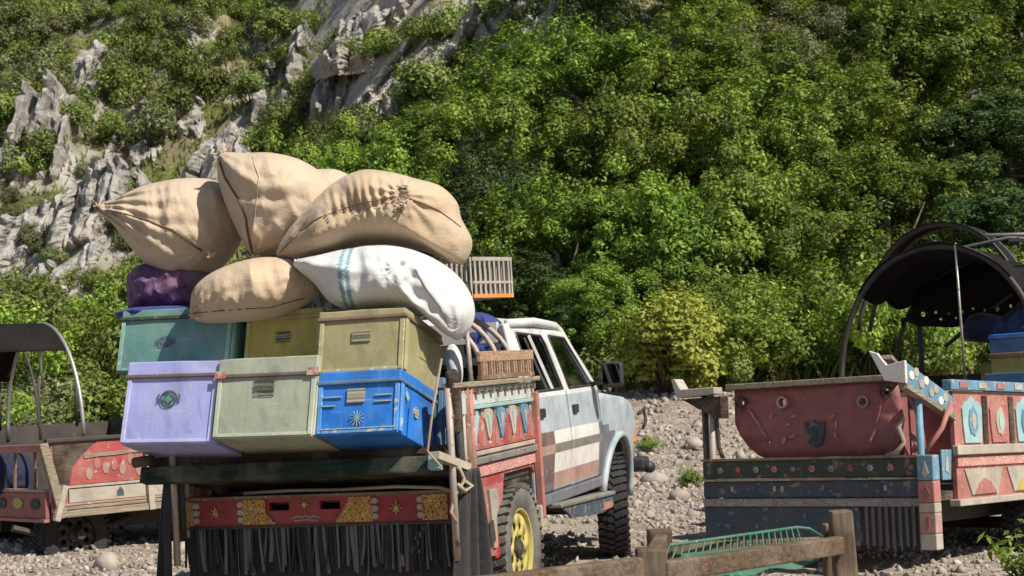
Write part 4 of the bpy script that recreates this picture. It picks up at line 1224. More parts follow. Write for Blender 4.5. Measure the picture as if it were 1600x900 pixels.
for y in (.36, .62, .95): MB().ext((-1.0, y, -.079), (.78, y + .07, -.001)).build('deck_batten', MAT['wood_dark'], truck, M=LTl)
MB().tube([(-1.02, -1.12, 1.05), (-.9, -1.13, 1.06)], .03, 8).build('deck_pole', MAT['wood_dark'], truck, True)
rows = []
for j in range(7):
    rows.append([(-.25 + .9 * i / 24, -1.0 + .05 * math.sin(i * .9), 1.0 - (.02 + .07 * (1 + math.sin(i * .55)) / 2) * j / 6) for i in range(25)])
MB().grid(rows).build('sagging_cloth', MAT['thread'], truck, True)

# ------------------------------------------------------------------ beehive boxes
DENT = bpy.data.textures.new('dents', 'CLOUDS'); DENT.noise_scale = .22; DENT.noise_depth = 2
def batter(o, strength=.012):
    """bow and dent the flat faces a little"""
    m = o.modifiers.new('sub', 'SUBSURF'); m.subdivision_type = 'SIMPLE'; m.levels = m.render_levels = 3
    d = o.modifiers.new('dents', 'DISPLACE'); d.texture = DENT; d.texture_coords = 'GLOBAL'; d.strength = strength; d.mid_level = .5
    return o
def hive(label, corners, y, depth, lidh, mats, emblem, em_at=(.5, .55), em_size=(.11, .09), tilt=(0, 0), rim='rust_brown', lid_mat=None, red_ends=False, lines=False, z_shift=0.0):
    """corners: px of top-left and bottom-right of the rear face on the load frame's plane y"""
    (x0, y0), (x1, y1) = corners
    a = onplane(x0, y0, 1, y, LT); c = onplane(x1, y1, 1, y, LT)
    w = c.x - a.x; h = a.z - c.z
    M = LT @ Matrix.Translation(((a.x + c.x) / 2, y, c.z + z_shift)) @ Matrix.Rotation(math.radians(tilt[0]), 4, 'Z') @ Matrix.Rotation(math.radians(tilt[1]), 4, 'Y')
    root = thing('beehive_box', label, 'box', M, 'beehive boxes stacked on the pickup')
    hb = h - lidh
    m = MAT[mats]
    batter(MB().ext((-w / 2 + .006, 0.004, 0), (w / 2 - .006, depth, hb)).build('body', m, root, bevel=.006), .008)
    lid = batter(MB().ext((-w / 2, -.006, hb + .004), (w / 2, depth + .006, h)).build('lid', MAT[lid_mat or mats], root, bevel=.008), .014)
    MB().ext((-w / 2 - .006, -.013, hb - .008), (w / 2 + .006, depth + .012, hb + .012)).build('lid_rim', MAT[rim if not isinstance(rim, tuple) else rim[0]], lid, bevel=.004)
    # edge battens on the rear face and corner strips on the side
    for s in (-1, 1):
        MB().ext((s * (w / 2 - .03), -.004, .01), (s * (w / 2 - .006), .003, hb - .012)).build('batten', MAT[mats + '_edge'] if mats + '_edge' in MAT else m, root, bevel=.002)
        MB().ext((s * (w / 2 - .005), .012, .01), (s * (w / 2 + .003), .05, hb - .012)).build('batten', MAT[mats + '_edge'] if mats + '_edge' in MAT else m, root, bevel=.002)
    MB().ext((-w / 2 + .034, -.003, .008), (w / 2 - .034, .003, .026)).build('batten', MAT[mats + '_edge'] if mats + '_edge' in MAT else m, root, bevel=.002)
    ex, ez = (em_at[0] - .5) * w, em_at[1] * hb
    ew, eh = em_size
    MB().ext((ex - ew / 2, -.0045, ez - eh / 2), (ex + ew / 2, .002, ez + eh / 2)).build('emblem', MAT[emblem], root)
    if red_ends:
        for s in (-1, 1):
            MB().ext((s * (w / 2 - .055), -.016, hb - .012), (s * (w / 2 + .01), -.0132, hb + .028)).build('red_patch', MAT['red_smudge'], lid)
    if lines:
        for (lx0, lx1, lz) in ((-.42, -.20, .72), (-.44, -.28, .55), (.20, .40, .72), (.20, .40, .60), (-.45, .45, .10)):
            MB().ext((lx0 * w, -.0060, lz * hb), (lx1 * w, .002, lz * hb + .006)).build('scratch_mark', MAT['turquoise'], root)
        for k in range(6):
            a2 = k * math.pi / 6
            Rm = Matrix.Rotation(a2, 3, 'Y')
            MB().box((0, -.004, .30 * hb), (.085, .005, .003), Rm).build('star_ray', MAT['turquoise'], root)
        MB().lathe([(w / 2 + .004, .001), (w / 2 + .004, .03), (w / 2 - .01, .032)], 0, (0, depth * .45, hb * .55), 16).build('side_disc', MAT['print_blue'], root)
        MB().box((w / 2 + .0, depth * .2, hb * .75), (.004, .035, .035), Matrix.Rotation(.78, 3, 'X')).build('side_star', MAT['turquoise'], root)
    else:
        MB().ext((w / 2 - .01, depth * .42, hb * .45), (w / 2 - .002, depth * .62, hb * .58)).build('hand_hold', m, root)
    return root

hive('lavender blue beehive box with green crest, bottom row leftmost', ((199, 569), (331, 690)), 0.0, .50, .085, 'lavender', 'print_lavender', (.48, .66), (.14, .13), (0, 1.6), 'livery_brown')
hive('pale grey-green beehive box with red lid corners, bottom row middle', ((341, 563), (488, 680)), -.02, .52, .10, 'greygreen', 'print_grey', (.48, .80), (.12, .095), (0, .8), 'livery_brown', red_ends=True)
hive('bright blue beehive box with scratched star, bottom row right', ((498, 583), (623, 675)), 0.0, .50, .062, 'blue_box', 'print_blue', (.47, .74), (.10, .075), (-1, 0), 'oldblue', lines=True)
hive('dark blue beehive box behind the bright blue one', ((560, 596), (690, 700)), .56, .5, .06, 'oldblue', 'print_blue', (.5, .6), (.08, .06), (0, 0), 'oldblue')
hive('teal green beehive box, top row leftmost, under the left sack', ((192, 488), (355, 574)), .16, .50, .055, 'teal', 'print_teal', (.42, .55), (.12, .09), (2, .8), 'green_dark')
hive('mustard yellow beehive box in shade, top row middle', ((386, 488), (500, 566)), .24, .5, .05, 'yellow_box', 'print_yellow', (.5, .60), (.085, .065), (0, 0), 'olive')
hive('olive green beehive box with stencilled plate, top row right', ((500, 489), (630, 578)), .015, .55, .045, 'olive', 'print_olive', (.50, .66), (.105, .06), (0, 0), 'rust_brown')
for k, (x, lab) in enumerate(((-.62, 'left'), (-.05, 'middle'))):
    w = .5
    M = LT @ Matrix.Translation((x, .68, .40 if k != 2 else .345))
    root = thing('beehive_box', 'old blue beehive box in the second row under the sacks, %s one' % lab, 'box', M, 'beehive boxes stacked on the pickup')
    MB().ext((-w / 2, 0, 0), (w / 2, .5, .27)).build('body', MAT['oldblue'], root, bevel=.006)
    MB().ext((-w / 2 - .008, -.008, .272), (w / 2 + .008, .508, .33)).build('lid', MAT['teal'], root, bevel=.008)
for k, (x, lab) in enumerate(((-.78, 'left'), (-.22, 'middle'))):
    M = LT @ Matrix.Translation((x, .60, .0))
    root = thing('beehive_box', 'grey beehive box low in the second row, %s one' % lab, 'box', M, 'beehive boxes stacked on the pickup')
    MB().ext((-.26, 0, 0), (.26, .5, .32)).build('body', MAT['greygreen'], root, bevel=.006)
    MB().ext((-.268, -.008, .322), (.268, .508, .395)).build('lid', MAT['greygreen'], root, bevel=.008)
# ropes over the load
rp = MB().tube([onplane(690, 560, 1, -.02, LT), onplane(676, 640, 1, .0, LT), onplane(668, 705, 1, .05, LT), onplane(690, 730, 1, .1, LT)], .007, 6)
o = rp.build('lashing_rope', MAT['rope']); o.matrix_world = LT
tag(o, 'pale rope running down past the bright blue box', 'rope')

# ------------------------------------------------------------------ sacks
def catmull(pts, n=24):
    out = []; m = len(pts)
    for i in range(m):
        p0, p1, p2, p3 = (Vector(pts[(i + k - 1) % m]) for k in range(4))
        for j in range(n):
            t = j / n
            out.append(.5 * ((2 * p1) + (p2 - p0) * t + (2 * p0 - 5 * p1 + 4 * p2 - p3) * t * t + (3 * p1 - p0 - 3 * p2 + p3) * t ** 3))
    return out

def sack(name, label, cat, center, outline, Y, thick, mat, tips=(), gathers=(), seams=(), bumps=.018, seed=0, group='sacks piled on the boxes', back=1.0, lean=0.0, bands=None, qexp=.56, sag=0.0):
    """a stuffed sack: outline in photo pixels at distance Y, swelling to +-thick, with gathers running into its corners"""
    sc = Y / F
    cpos = at(center[0], center[1], Y)
    ol = [(Vector(p) - Vector(center)) for p in catmull(outline)]
    NT_, NS = 168, 46
    ang = np.array([math.atan2(-p.y, p.x) for p in ol]); rad = np.array([p.length for p in ol])
    o_ = np.argsort(ang); ang = ang[o_]; rad = rad[o_]
    ang = np.concatenate([ang - 2 * np.pi, ang, ang + 2 * np.pi]); rad = np.tile(rad, 3)
    def R_(th): return float(np.interp(th, ang, rad))
    off = Vector((seed * 3.7, seed * 1.3, 0))
    def surf(th, s, side):
        r = R_(th) * s
        x, z = r * math.cos(th), r * math.sin(th)
        prof = (1 - s ** 2.3) ** qexp
        h = thick * prof * (1 if side > 0 else back)
        d = 0.0
        P = Vector((x, z))
        q = Vector((x * sc * 3.2, z * sc * 3.2, side * 2)) + off
        d += bumps * 2.0 * noise.noise(q) + bumps * .8 * noise.noise(q * 2.6) + bumps * .35 * noise.noise(q * 6)
        qr = Vector((q.x * 2.3 + q.y * .7, q.y * .75 - q.x * .3, q.z))
        d += bumps * 1.7 * (.35 - abs(noise.noise(qr)) * 1.6) + bumps * .8 * (.3 - abs(noise.noise(qr * 2.3)))
        if side > 0:
            for (tx, ty, amp, freq, L) in tips:
                v = P - Vector((tx - center[0], -(ty - center[1])))
                dist = v.length
                an = math.atan2(v.y, v.x)
                d += amp * math.exp(-dist / L) * min(1, dist / 10) * math.sin(an * freq + 2.2 * noise.noise(q * .8) * 2) 
            for (gx0, gy0, gx1, gy1, amp, wl, wd) in gathers:
                A = Vector((gx0 - center[0], -(gy0 - center[1]))); Bv = Vector((gx1 - center[0], -(gy1 - center[1]))); ab = Bv - A
                tt = max(0, min(1, (P - A).dot(ab) / ab.length_squared)); dist = (P - (A + ab * tt)).length
                d += -amp * .9 * math.exp(-(dist / (wd * .35)) ** 2)
                d += amp * math.exp(-dist / wd) * math.sin(tt * ab.length / wl * 2 * math.pi + 2 * noise.noise(q * 2))
        edge = min(1, (1 - s) * 6) if side > 0 else 0
        y = -(h + d * (.15 + .85 * edge)) if side > 0 else h
        y += lean * z * sc
        inn = 1 + (0 if s > .999 else 0)
        return Vector((x * sc * inn, y, z * sc - sag * (1 - s) * thick))
    rows = []
    for j in range(NS + 1):
        s = math.sin(j / NS * math.pi / 2) ** .9
        rows.append([surf(-math.pi + 2 * math.pi * i / NT_, max(s, 1e-4), 1) for i in range(NT_ + 1)])
    for j in range(NS - 1, -1, -2):
        s = math.sin(j / NS * math.pi / 2)
        rows.append([surf(-math.pi + 2 * math.pi * i / NT_, max(s, 1e-4), -1) for i in range(NT_ + 1)])
    b = MB()
    m = NT_ + 1
    vs = [p for r in rows for p in r]; fs = []; mi = []
    for i in range(len(rows) - 1):
        for j in range(NT_):
            fs.append((i * m + j, i * m + j + 1, (i + 1) * m + j + 1, (i + 1) * m + j))
    b.add(vs, fs)
    mats = [MAT[mat]]
    if bands:
        mats.append(MAT['teal_print'])
        for k, f in enumerate(b.f):
            cx = sum(vs[i].x for i in f) / 4 / sc + center[0]; cz = -sum(vs[i].z for i in f) / 4 / sc + center[1]
            for (bx, slope, w) in bands:
                if abs(cx - (bx + slope * (cz - center[1]) + .0016 * (cz - center[1]) ** 2)) < w: b.m[k] = 1
    root = thing(name, label, cat, Matrix.Translation(cpos), group)
    me = bpy.data.meshes.new('cloth'); me.from_pydata([tuple(v) for v in b.v], [], b.f)
    for x in mats: me.materials.append(x)
    me.polygons.foreach_set('material_index', b.m); me.polygons.foreach_set('use_smooth', [True] * len(b.f))
    bm = bmesh.new(); bm.from_mesh(me); bmesh.ops.remove_doubles(bm, verts=bm.verts, dist=2e-4); bmesh.ops.recalc_face_normals(bm, faces=bm.faces); bm.to_mesh(me); bm.free()
    link('cloth', me, root)
    for path, rr, mt in seams:
        pts = []
        dense = []
        for k in range(len(path) - 1):
            for j in range(6): dense.append(Vector(path[k]).lerp(Vector(path[k + 1]), j / 6))
        dense.append(Vector(path[-1]))
        for p in dense:
            v = p - Vector(center); th = math.atan2(-v.y, v.x); s = min(1, v.length / max(R_(th), 1))
            pts.append(surf(th, s, 1) + Vector((0, -.003, 0)))
        MB().tube(pts, rr, 6).build('seam', MAT[mt], root, True)
    return root, surf, cpos, sc

def tuft(root, cpos, px, py, Y, size, mat, n=7, seed=1):
    rnd = random.Random(seed); b = MB(); c = at(px, py, Y) - cpos
    for k in range(n):
        d = V3((rnd.uniform(-1, 1), rnd.uniform(-1, .2), rnd.uniform(-.6, 1))).normalized()
        b.tube([c - d * size * .2, c + d * size * .5 + V3((0, 0, -.1 * size)), c + d * size * rnd.uniform(.8, 1.2)], [size * .30, size * .22, size * .06], 6)
    b.build('tied_end', MAT[mat], root, True)

r, f, cp, sc = sack('burlap_sack', 'bulging burlap sack at the left with a pointed corner', 'sack', (268, 358),
    [(150, 322), (185, 308), (225, 290), (285, 279), (340, 284), (375, 315), (382, 362), (360, 405), (325, 432), (285, 442), (245, 428), (210, 392), (178, 350)], 9.42, .36, 'burlap',
    tips=((150, 322, .034, 34, 85), (332, 402, .010, 14, 28)), seams=(([(154, 325), (200, 337), (250, 350), (290, 367), (330, 400)], .006, 'thread'),), seed=1, sag=.05)
tuft(r, cp, 153, 322, 9.40, .03, 'burlap', 5, 3); tuft(r, cp, 331, 400, 9.07, .035, 'burlap', 6, 4)
r, f, cp, sc = sack('burlap_sack', 'upright burlap sack at the top with knotted ear and hanging seam', 'sack', (430, 315),
    [(343, 240), (385, 238), (430, 239), (475, 252), (512, 280), (528, 320), (515, 365), (470, 392), (425, 398), (398, 404), (378, 375), (357, 330), (343, 285)], 9.17, .34, 'burlap',
    tips=((343, 240, .016, 12, 60), (400, 402, .026, 13, 70)), gathers=((440, 290, 400, 400, .012, 40, 30),), seams=(([(347, 248), (362, 285), (385, 320), (396, 350), (398, 398)], .007, 'thread'), ([(404, 252), (420, 290), (412, 345), (402, 395)], .003, 'burlap')), seed=2)
tuft(r, cp, 346, 240, 9.1, .05, 'burlap_warm', 7, 5); tuft(r, cp, 399, 402, 9.05, .035, 'burlap', 5, 6)
r, f, cp, sc = sack('burlap_sack', 'burlap sack peeping out behind between the two top sacks', 'sack', (505, 310),
    [(440, 290), (470, 268), (505, 264), (535, 268), (560, 290), (560, 340), (505, 360), (450, 340)], 9.6, .26, 'burlap', seed=3)
r, f, cp, sc = sack('burlap_sack', 'largest burlap sack lying at right on top of the white sack', 'sack', (590, 335),
    [(430, 392), (452, 355), (490, 312), (530, 280), (570, 265), (615, 270), (650, 280), (690, 293), (715, 318), (722, 345), (738, 380), (730, 408), (715, 418), (680, 400), (620, 386), (560, 384), (510, 398), (465, 408), (440, 404)], 8.98, .36, 'burlap_warm',
    tips=((432, 398, .018, 26, 70), (637, 318, .016, 16, 40)), gathers=((520, 345, 637, 318, .014, 13, 26), (637, 318, 726, 362, .010, 60, 20), (445, 380, 560, 330, .006, 10, 40)), seams=(([(440, 395), (500, 352), (560, 332), (637, 320), (690, 340), (722, 362)], .003, 'thread'),), seed=4)
tuft(r, cp, 632, 318, 8.60, .04, 'burlap_warm', 8, 7)
r, f, cp, sc = sack('burlap_sack', 'small burlap sack lying low over the teal and yellow boxes', 'sack', (395, 455),
    [(297, 478), (303, 450), (330, 426), (370, 410), (415, 402), (460, 408), (492, 430), (498, 460), (470, 483), (425, 498), (370, 503), (320, 503), (300, 494)], 8.93, .26, 'burlap_warm',
    tips=((300, 492, .018, 18, 45), (490, 440, .010, 14, 40)), gathers=((305, 490, 400, 488, .008, 14, 18),), seams=(([(304, 490), (360, 488), (430, 485), (480, 470)], .003, 'thread'),), seed=5)
tuft(r, cp, 303, 493, 8.85, .03, 'burlap_warm', 6, 8)
r, f, cp, sc = sack('white_sack', 'white woven plastic sack with two teal stripes sagging over olive box', 'sack', (610, 440),
    [(458, 408), (500, 396), (550, 386), (600, 382), (645, 390), (690, 412), (722, 440), (740, 475), (738, 508), (716, 534), (695, 525), (668, 500), (640, 487), (600, 481), (550, 484), (515, 470), (490, 440)], 8.78, .30, 'white_sack',
    tips=((460, 408, .012, 18, 50), (622, 428, .006, 9, 40), (716, 532, .016, 16, 50)), gathers=((620, 410, 650, 440, .02, 26, 24), (640, 450, 700, 510, .010, 30, 22)), seams=(([(655, 428), (668, 455), (690, 485), (702, 515)], .004, 'steel'),), seed=6, bands=((540, 0.05, 3.4), (550, .05, 3.4)))
tuft(r, cp, 464, 408, 8.76, .022, 'white_sack', 5, 9)
r, f, cp, sc = sack('cloth_bundle', 'purple cloth bundle under the left burlap sack', 'bundle', (255, 455),
    [(200, 470), (201, 430), (225, 412), (280, 410), (325, 420), (330, 465), (315, 488), (255, 491), (208, 489)], 9.40, .20, 'purple_print', gathers=((225, 420, 235, 485, .015, 20, 20), (270, 430, 285, 480, .012, 22, 20)), seed=7, group='cloth bundles', bumps=.03)
r, f, cp, sc = sack('cloth_bundle', 'dark blue cloth corner sticking out above the teal box', 'bundle', (235, 487),
    [(182, 492), (190, 484), (230, 480), (300, 480), (305, 494), (250, 496), (196, 500)], 9.3, .2, 'blue_cloth', seed=8, group='cloth bundles', bumps=.01)
r, f, cp, sc = sack('cloth_bundle', 'blue and purple cloth bundle behind the hoops by the white cab', 'bundle', (760, 530),
    [(715, 560), (722, 510), (745, 488), (780, 500), (802, 530), (812, 562), (760, 575)], 10.35, .25, 'blue_cloth', gathers=((735, 500, 770, 560, .02, 22, 20),), seed=9, group='cloth bundles', bumps=.035)

sack('cloth_bundle', 'white cloth roll standing behind the olive box', 'bundle', (709, 570), [(697, 550), (710, 538), (722, 560), (721, 598), (703, 600)], 9.35, .06, 'white_sack', seed=21, group='cloth bundles', bumps=.008)
# plastic crate lashed on the hoops
Mc = TM @ Matrix.Translation((.55, .22, 1.885)) @ Matrix.Rotation(math.radians(-28), 4, 'Z')
cr = thing('plastic_crate', 'grey slatted plastic crate with orange base corner on the hoops', 'crate', Mc)
CW, CD, CH = .42, .34, .245
for s in (-1, 1):
    for z0, z1 in ((0, .022), (.085, .10), (.222, .245)):
        MB().ext((-CW / 2, s * CD / 2 - .008, z0), (CW / 2, s * CD / 2 + .008, z1)).build('crate_rail', MAT['crate_grey' if z0 or s > 0 else 'crate_orange'], cr)
        MB().ext((s * CW / 2 - .008, -CD / 2 + .009, z0), (s * CW / 2 + .008, CD / 2 - .009, z1)).build('crate_rail', MAT['crate_grey' if z0 or s < 0 else 'crate_orange'], cr)
    for k in range(10):
        x = -CW / 2 + .008 + (CW - .016) * k / 9
        MB().ext((x - .007, s * CD / 2 - .006, .02), (x + .007, s * CD / 2 + .006, .225)).build('crate_slat', MAT['crate_grey'], cr)
    for k in range(8):
        y = -CD / 2 + .03 + (CD - .06) * k / 7
        MB().ext((s * CW / 2 - .006, y - .007, .02), (s * CW / 2 + .006, y + .007, .225)).build('crate_slat', MAT['crate_grey'], cr)
MB().ext((-CW / 2 + .01, -CD / 2 + .01, .004), (CW / 2 - .01, CD / 2 - .01, .012)).build('crate_floor', MAT['crate_orange'], cr)
MB().ext((.08, -CD / 2 - .010, .0), (CW / 2 + .010, -CD / 2 - .0085, .045)).build('orange_patch', MAT['crate_orange'], cr)
# ------------------------------------------------------------------ painted trailer on the right
RM = pose((2.05, 11.08, -.05), 38, -1, 1.2)
rt = thing('cargo_trailer', 'old painted cargo trailer with red tailgate and black arched canopy at right', 'trailer', RM)
def T(name, mat, mb, bevel=.0, smooth=False, parent=None, label=None):
    o = mb.build(name, MAT[mat], parent or rt, smooth, bevel)
    if label: o['label'] = label
    return o
# tailgate plate with cut corners and holes, standing a little inside the frame
poly = [(-.66, 1.41), (.60, 1.41), (.63, 1.14), (.61, 1.05), (.56, .97), (.49, .915), (.42, .89), (-.38, .89), (-.48, .93), (-.57, 1.0), (-.63, 1.08), (-.665, 1.16)]
holes = [circle(-.27, 1.30, .028, 14), circle(-.60, 1.31, .016, 12), circle(.35, 1.28, .02, 12), circle(.52, 1.34, .022, 12), circle(-.40, 1.02, .012, 10)]
tg = panel('tailgate', poly, holes, lambda y, z: .012 * math.sin(y * 5) * math.sin(z * 6), [MAT['oldred']], rt, [-.3, 0, .3], [1.0, 1.1, 1.2, 1.3], None, .03, smooth=True)
tg.matrix_local = Matrix(((0, 1, 0, 0), (-1, 0, 0, .12), (0, 0, 1, 0), (0, 0, 0, 1)))
def orn(name, poly, mat, y0=.094, y1=.116, inv=True):
    o = MB().prism(poly, 1, y0, y1).build(name, MAT[mat], rt); return o
sh = [(-.075, 1.16), (-.055, 1.13), (-.02, 1.15), (.0, 1.165), (.02, 1.15), (.055, 1.13), (.075, 1.16), (.07, 1.06), (.045, 1.0), (0, .975), (-.045, 1.0), (-.07, 1.06)]
o = orn('shield', [(x - .02, z) for x, z in sh], 'navy_dark')
MB().prism([(-.05, 1.10), (-.02, 1.125), (.01, 1.10), (-.005, 1.03), (-.02, 1.01), (-.035, 1.03)], 1, .090, .094).build('shield_mark', MAT['green_dark'], o)
rndo = random.Random(5)
for x, z, a, L, w in ((-.50, 1.20, -.95, .16, .016), (-.43, 1.09, -.95, .09, .014), (-.24, 1.14, .2, .06, .02), (-.20, 1.06, .3, .06, .028), (-.27, 1.03, 1.0, .06, .03), (.12, 1.19, .4, .05, .02), (.14, 1.13, 1.5, .06, .018), (.13, 1.06, 1.5, .05, .018), (.47, 1.22, 1.25, .20, .014), (.41, 1.05, 1.1, .12, .014), (-.18, 1.20, .2, .05, .02), (-.36, 1.21, 1.0, .04, .025)):
    pl = []
    n = 12
    for k in range(n):
        t_ = 2 * math.pi * k / n; u = L / 2 * math.cos(t_) * rndo.uniform(.8, 1.1); v = w / 2 * math.sin(t_) * rndo.uniform(.6, 1.3)
        pl.append((x + u * math.cos(a) - v * math.sin(a), z + u * math.sin(a) + v * math.cos(a)))
    orn('painted_leaf', pl, 'pinkred' if rndo.random() < .45 else 'livery_rust', .1045, .112)
for hx, hz_ in ((-.27, 1.30), (-.60, 1.31), (.35, 1.28), (.52, 1.34)):
    MB().lathe([(.10, .03), (.098, .042), (.118, .044)], 1, (hx, 0, hz_), 16).build('hole_ring', MAT['cream' if hx in (-.27, .35) else 'green_dark'], rt)
T('top_rail', 'wood_pale', MB().beam((-.70, .10, 1.425), (.64, .10, 1.435), .09, .04), .006)
# side wings of the tail
T('tail_wing', 'cream', MB().prism([(-1.02, 1.36), (-.70, 1.375), (-.70, 1.425), (-.98, 1.42), (-1.03, 1.50), (-1.06, 1.49)], 1, -.10, .02), .006, label='weathered pale wing at the left end of the tail')
T('tail_wing_board', 'wood_dark', MB().prism([(-1.0, 1.35), (-.68, 1.36), (-.68, 1.20), (-.86, 1.27)], 1, -.05, .06))
rw = T('tail_wing', 'sky_paint', MB().prism([(-.26, 1.52), (.48, 1.30), (.48, 1.16), (-.26, 1.37)], 0, .80, .84), .006, label='blue and white painted wing at the right end of the tail')
for k in range(9):
    u = k / 8; y = -.18 + .60 * u; z = 1.455 - .215 * u + (.025 if k % 2 else -.025)
    MB().prism([(y + .04 * math.cos(a), z + .03 * math.sin(a)) for a in [2 * math.pi * j / 8 for j in range(8)]], 0, .841, .846).build('wing_flower', MAT['cream' if k % 3 else 'livery_white'], rw)
T('wing_edge', 'wood_pale', MB().beam((.82, -.27, 1.36), (.82, .50, 1.15), .06, .03))
T('wing_end', 'livery_white', MB().prism([(.70, 1.40), (.85, 1.375), (.85, 1.525), (.72, 1.50), (.66, 1.58), (.60, 1.60)], 1, -.29, -.262), .004)
T('wing_ledge', 'wood_pale', MB().beam((.62, .1, 1.47), (.70, -.27, 1.555), .10, .025))
# frame posts and pipes
for x, m in ((-.84, 'dark_metal'), (-.79, 'pipe'), (.80, 'sky_paint')):
    T('tail_post', m, MB().tube([(x, 0, .30), (x, 0, 1.37)], .026, 8), 0, True)
T('tail_pipe', 'dark_metal', MB().tube([(-.72, .02, .92), (-.75, .02, 1.0), (-.76, .02, 1.2), (-.70, .04, 1.28)], .016, 8), 0, True)
for a in (((.70, .05, 1.36), (.80, .05, .95)), ((.90, .30, 1.25), (.78, .10, .92)), ((.70, .08, 1.05), (.74, .02, .93))):
    T('bent_pipe', 'pinkred', MB().tube([a[0], ((a[0][0] + a[1][0]) / 2 + .03, (a[0][1] + a[1][1]) / 2, (a[0][2] + a[1][2]) / 2), a[1]], .018, 8), 0, True)
T('torn_cloth', 'cream', MB().tube([(.56, -.02, .91), (.64, -.03, .93), (.70, -.03, 1.0), (.66, -.03, 1.1), (.71, -.03, 1.16)], [.012, .02, .014, .022, .008], 6), 0, True)
# stacked beams of the tail
bmz = T('tail_beam', 'green_dark', MB().ext((-.85, -.05, .77), (.80, .03, .895)), .008, label='dark green tail beam with a row of painted rosettes')
for k in range(11):
    x = -.70 + .145 * k; st = []
    for j in range(12):
        a = 2 * math.pi * j / 12; r = .027 if j % 2 == 0 else .017; st.append((x + r * math.cos(a), .832 + r * math.sin(a)))
    ro = MB().prism(st, 1, -.060, -.051).build('rosette', MAT[('livery_rust', 'oldred', 'cream')[k % 3] if k else 'yellow_box'], bmz)
    MB().lathe([(-.065, .001), (-.065, .011), (-.06, .012)], 1, (x, 0, .832), 8).build('rosette_centre', MAT['lamp_red' if k % 2 else 'oldblue'], ro)
T('beam_lip', 'rust_brown', MB().ext((-.855, -.065, .895), (.80, .03, .912)))
T('beam_lip', 'wood_pale', MB().ext((-.855, -.065, .752), (.80, .03, .767)))
b2 = T('tail_beam', 'navy_dark', MB().ext((-.85, -.05, .635), (.80, .03, .75)), .008, label='dark blue tail beam below the rosettes')
for x in (-.62, -.28, -.22, .55): MB().ext((x, -.058, .68), (x + .02, -.051, .715)).build('paint_dash', MAT['cream'], b2)
T('lettered_strip', 'patterned', MB().ext((-.85, -.058, .575), (.80, .02, .63)), .004)
T('skirt_board', 'navy_dark', MB().ext((-.85, -.045, .31), (.36, .0, .573)), .006)
for k in range(26):
    x = .385 + .40 * k / 25
    T('skirt_strip', 'grey_strip' if k % 3 else 'black_cloth', MB().ext((x - .0075, -.05 + .006 * math.sin(k * 2.1), .30 + .02 * math.sin(k * 1.7)), (x + .0065, -.03, .572)))
T('lower_board', 'wood_dark', MB().ext((.0, -.04, .28), (.79, .02, .309)))
for m, z0, z1 in (('sky_paint', .745, .91), ('pinkred', .60, .742), ('cream', .535, .598), ('livery_rust', .40, .533), ('cream', .295, .398)):
    T('corner_block', m, MB().ext((.802, -.085, z0), (.915, .02, z1)), .006)
T('corner_mark', 'oldred', MB().prism([(.835, .66), (.86, .72), (.885, .66), (.86, .62)], 1, -.092, -.086))
T('corner_mark', 'cream', MB().prism([(.835, .79), (.86, .87), (.885, .79), (.86, .765)], 1, -.092, -.086))
T('corner_mark', 'oldred', MB().prism([(.845, .42), (.85, .51), (.875, .51), (.868, .42)], 1, -.092, -.086))
T('flag_plate', 'sky_paint', MB().prism([(.20, .74), (.34, .74), (.37, .94), (.20, .94)], 0, .845, .855))
T('flag_mark', 'cream', MB().prism([(.25, .80), (.30, .78), (.30, .88), (.27, .91)], 0, .856, .86))
# right side of the body
sd = T('side_board', 'pinkred', MB().ext((.80, .50, .60), (.83, 3.6, 1.34)))
band = T('side_band', 'sky_paint', MB().ext((.79, .42, 1.345), (.86, 3.65, 1.415)), .006)
for k in range(9): MB().ext((.861, .55 + k * .34, 1.36), (.866, .70 + k * .34, 1.40)).build('band_patch', MAT['cream' if k % 2 else 'pinkred'], band)
for k in range(6):
    y = .80 + .50 * k; q = 1.45
    lotus = [(y - .10 * q, .98), (y + .10 * q, .98), (y + .115 * q, 1.10), (y + .12 * q, 1.22), (y + .08 * q, 1.27), (y + .05 * q, 1.265), (y, 1.31), (y - .05 * q, 1.265), (y - .08 * q, 1.27), (y - .12 * q, 1.22), (y - .115 * q, 1.10)]
    lo = T('lotus_panel', ('turquoise', 'pinkred')[k % 2], MB().prism(lotus, 0, .831, .842))
    MB().prism([(y + .08 * math.cos(a), 1.13 + .11 * math.sin(a) * (1 if j % 2 else .8)) for j, a in enumerate([2 * math.pi * j / 14 for j in range(14)])], 0, .843, .849).build('lotus_oval', MAT['cream' if k % 2 else 'sky_paint'], lo)
    MB().prism([(y + .035 * math.cos(a), 1.13 + .06 * math.sin(a)) for a in [2 * math.pi * j / 9 for j in range(9)]], 0, .8495, .853).build('lotus_heart', MAT['turquoise' if k % 2 else 'cream'], lo)
    T('side_gap', 'wood_dark', MB().ext((.831, y + .20, .97), (.838, y + .29, 1.31)))
T('side_rail', 'cream', MB().ext((.826, .45, .90), (.87, 3.6, .965)), .006)
T('side_rail', 'lace_red', MB().ext((.826, .50, .82), (.845, 3.6, .885)), .004)
for k in range(4):
    y = .62 + .78 * k
    T('fan_panel', 'cream', MB().prism([(y, .80), (y + .68, .80), (y + .58, .62), (y + .12, .62)], 0, .831, .84))
    T('fan_centre', 'yellow_box' if k % 2 else 'pinkred', MB().prism([(y + .15, .625), (y + .55, .625), (y + .45, .70), (y + .34, .735), (y + .24, .70)], 0, .841, .847))
T('side_sill', 'cream', MB().ext((.80, .42, .555), (.88, 3.65, .60)), .006)
T('side_post', 'cream', MB().beam((.85, .44, .56), (.85, .44, 1.35), .05, .06), .005)
T('side_brace', 'livery_white', MB().beam((.86, 1.72, .60), (.86, 2.0, 1.20), .05, .05))
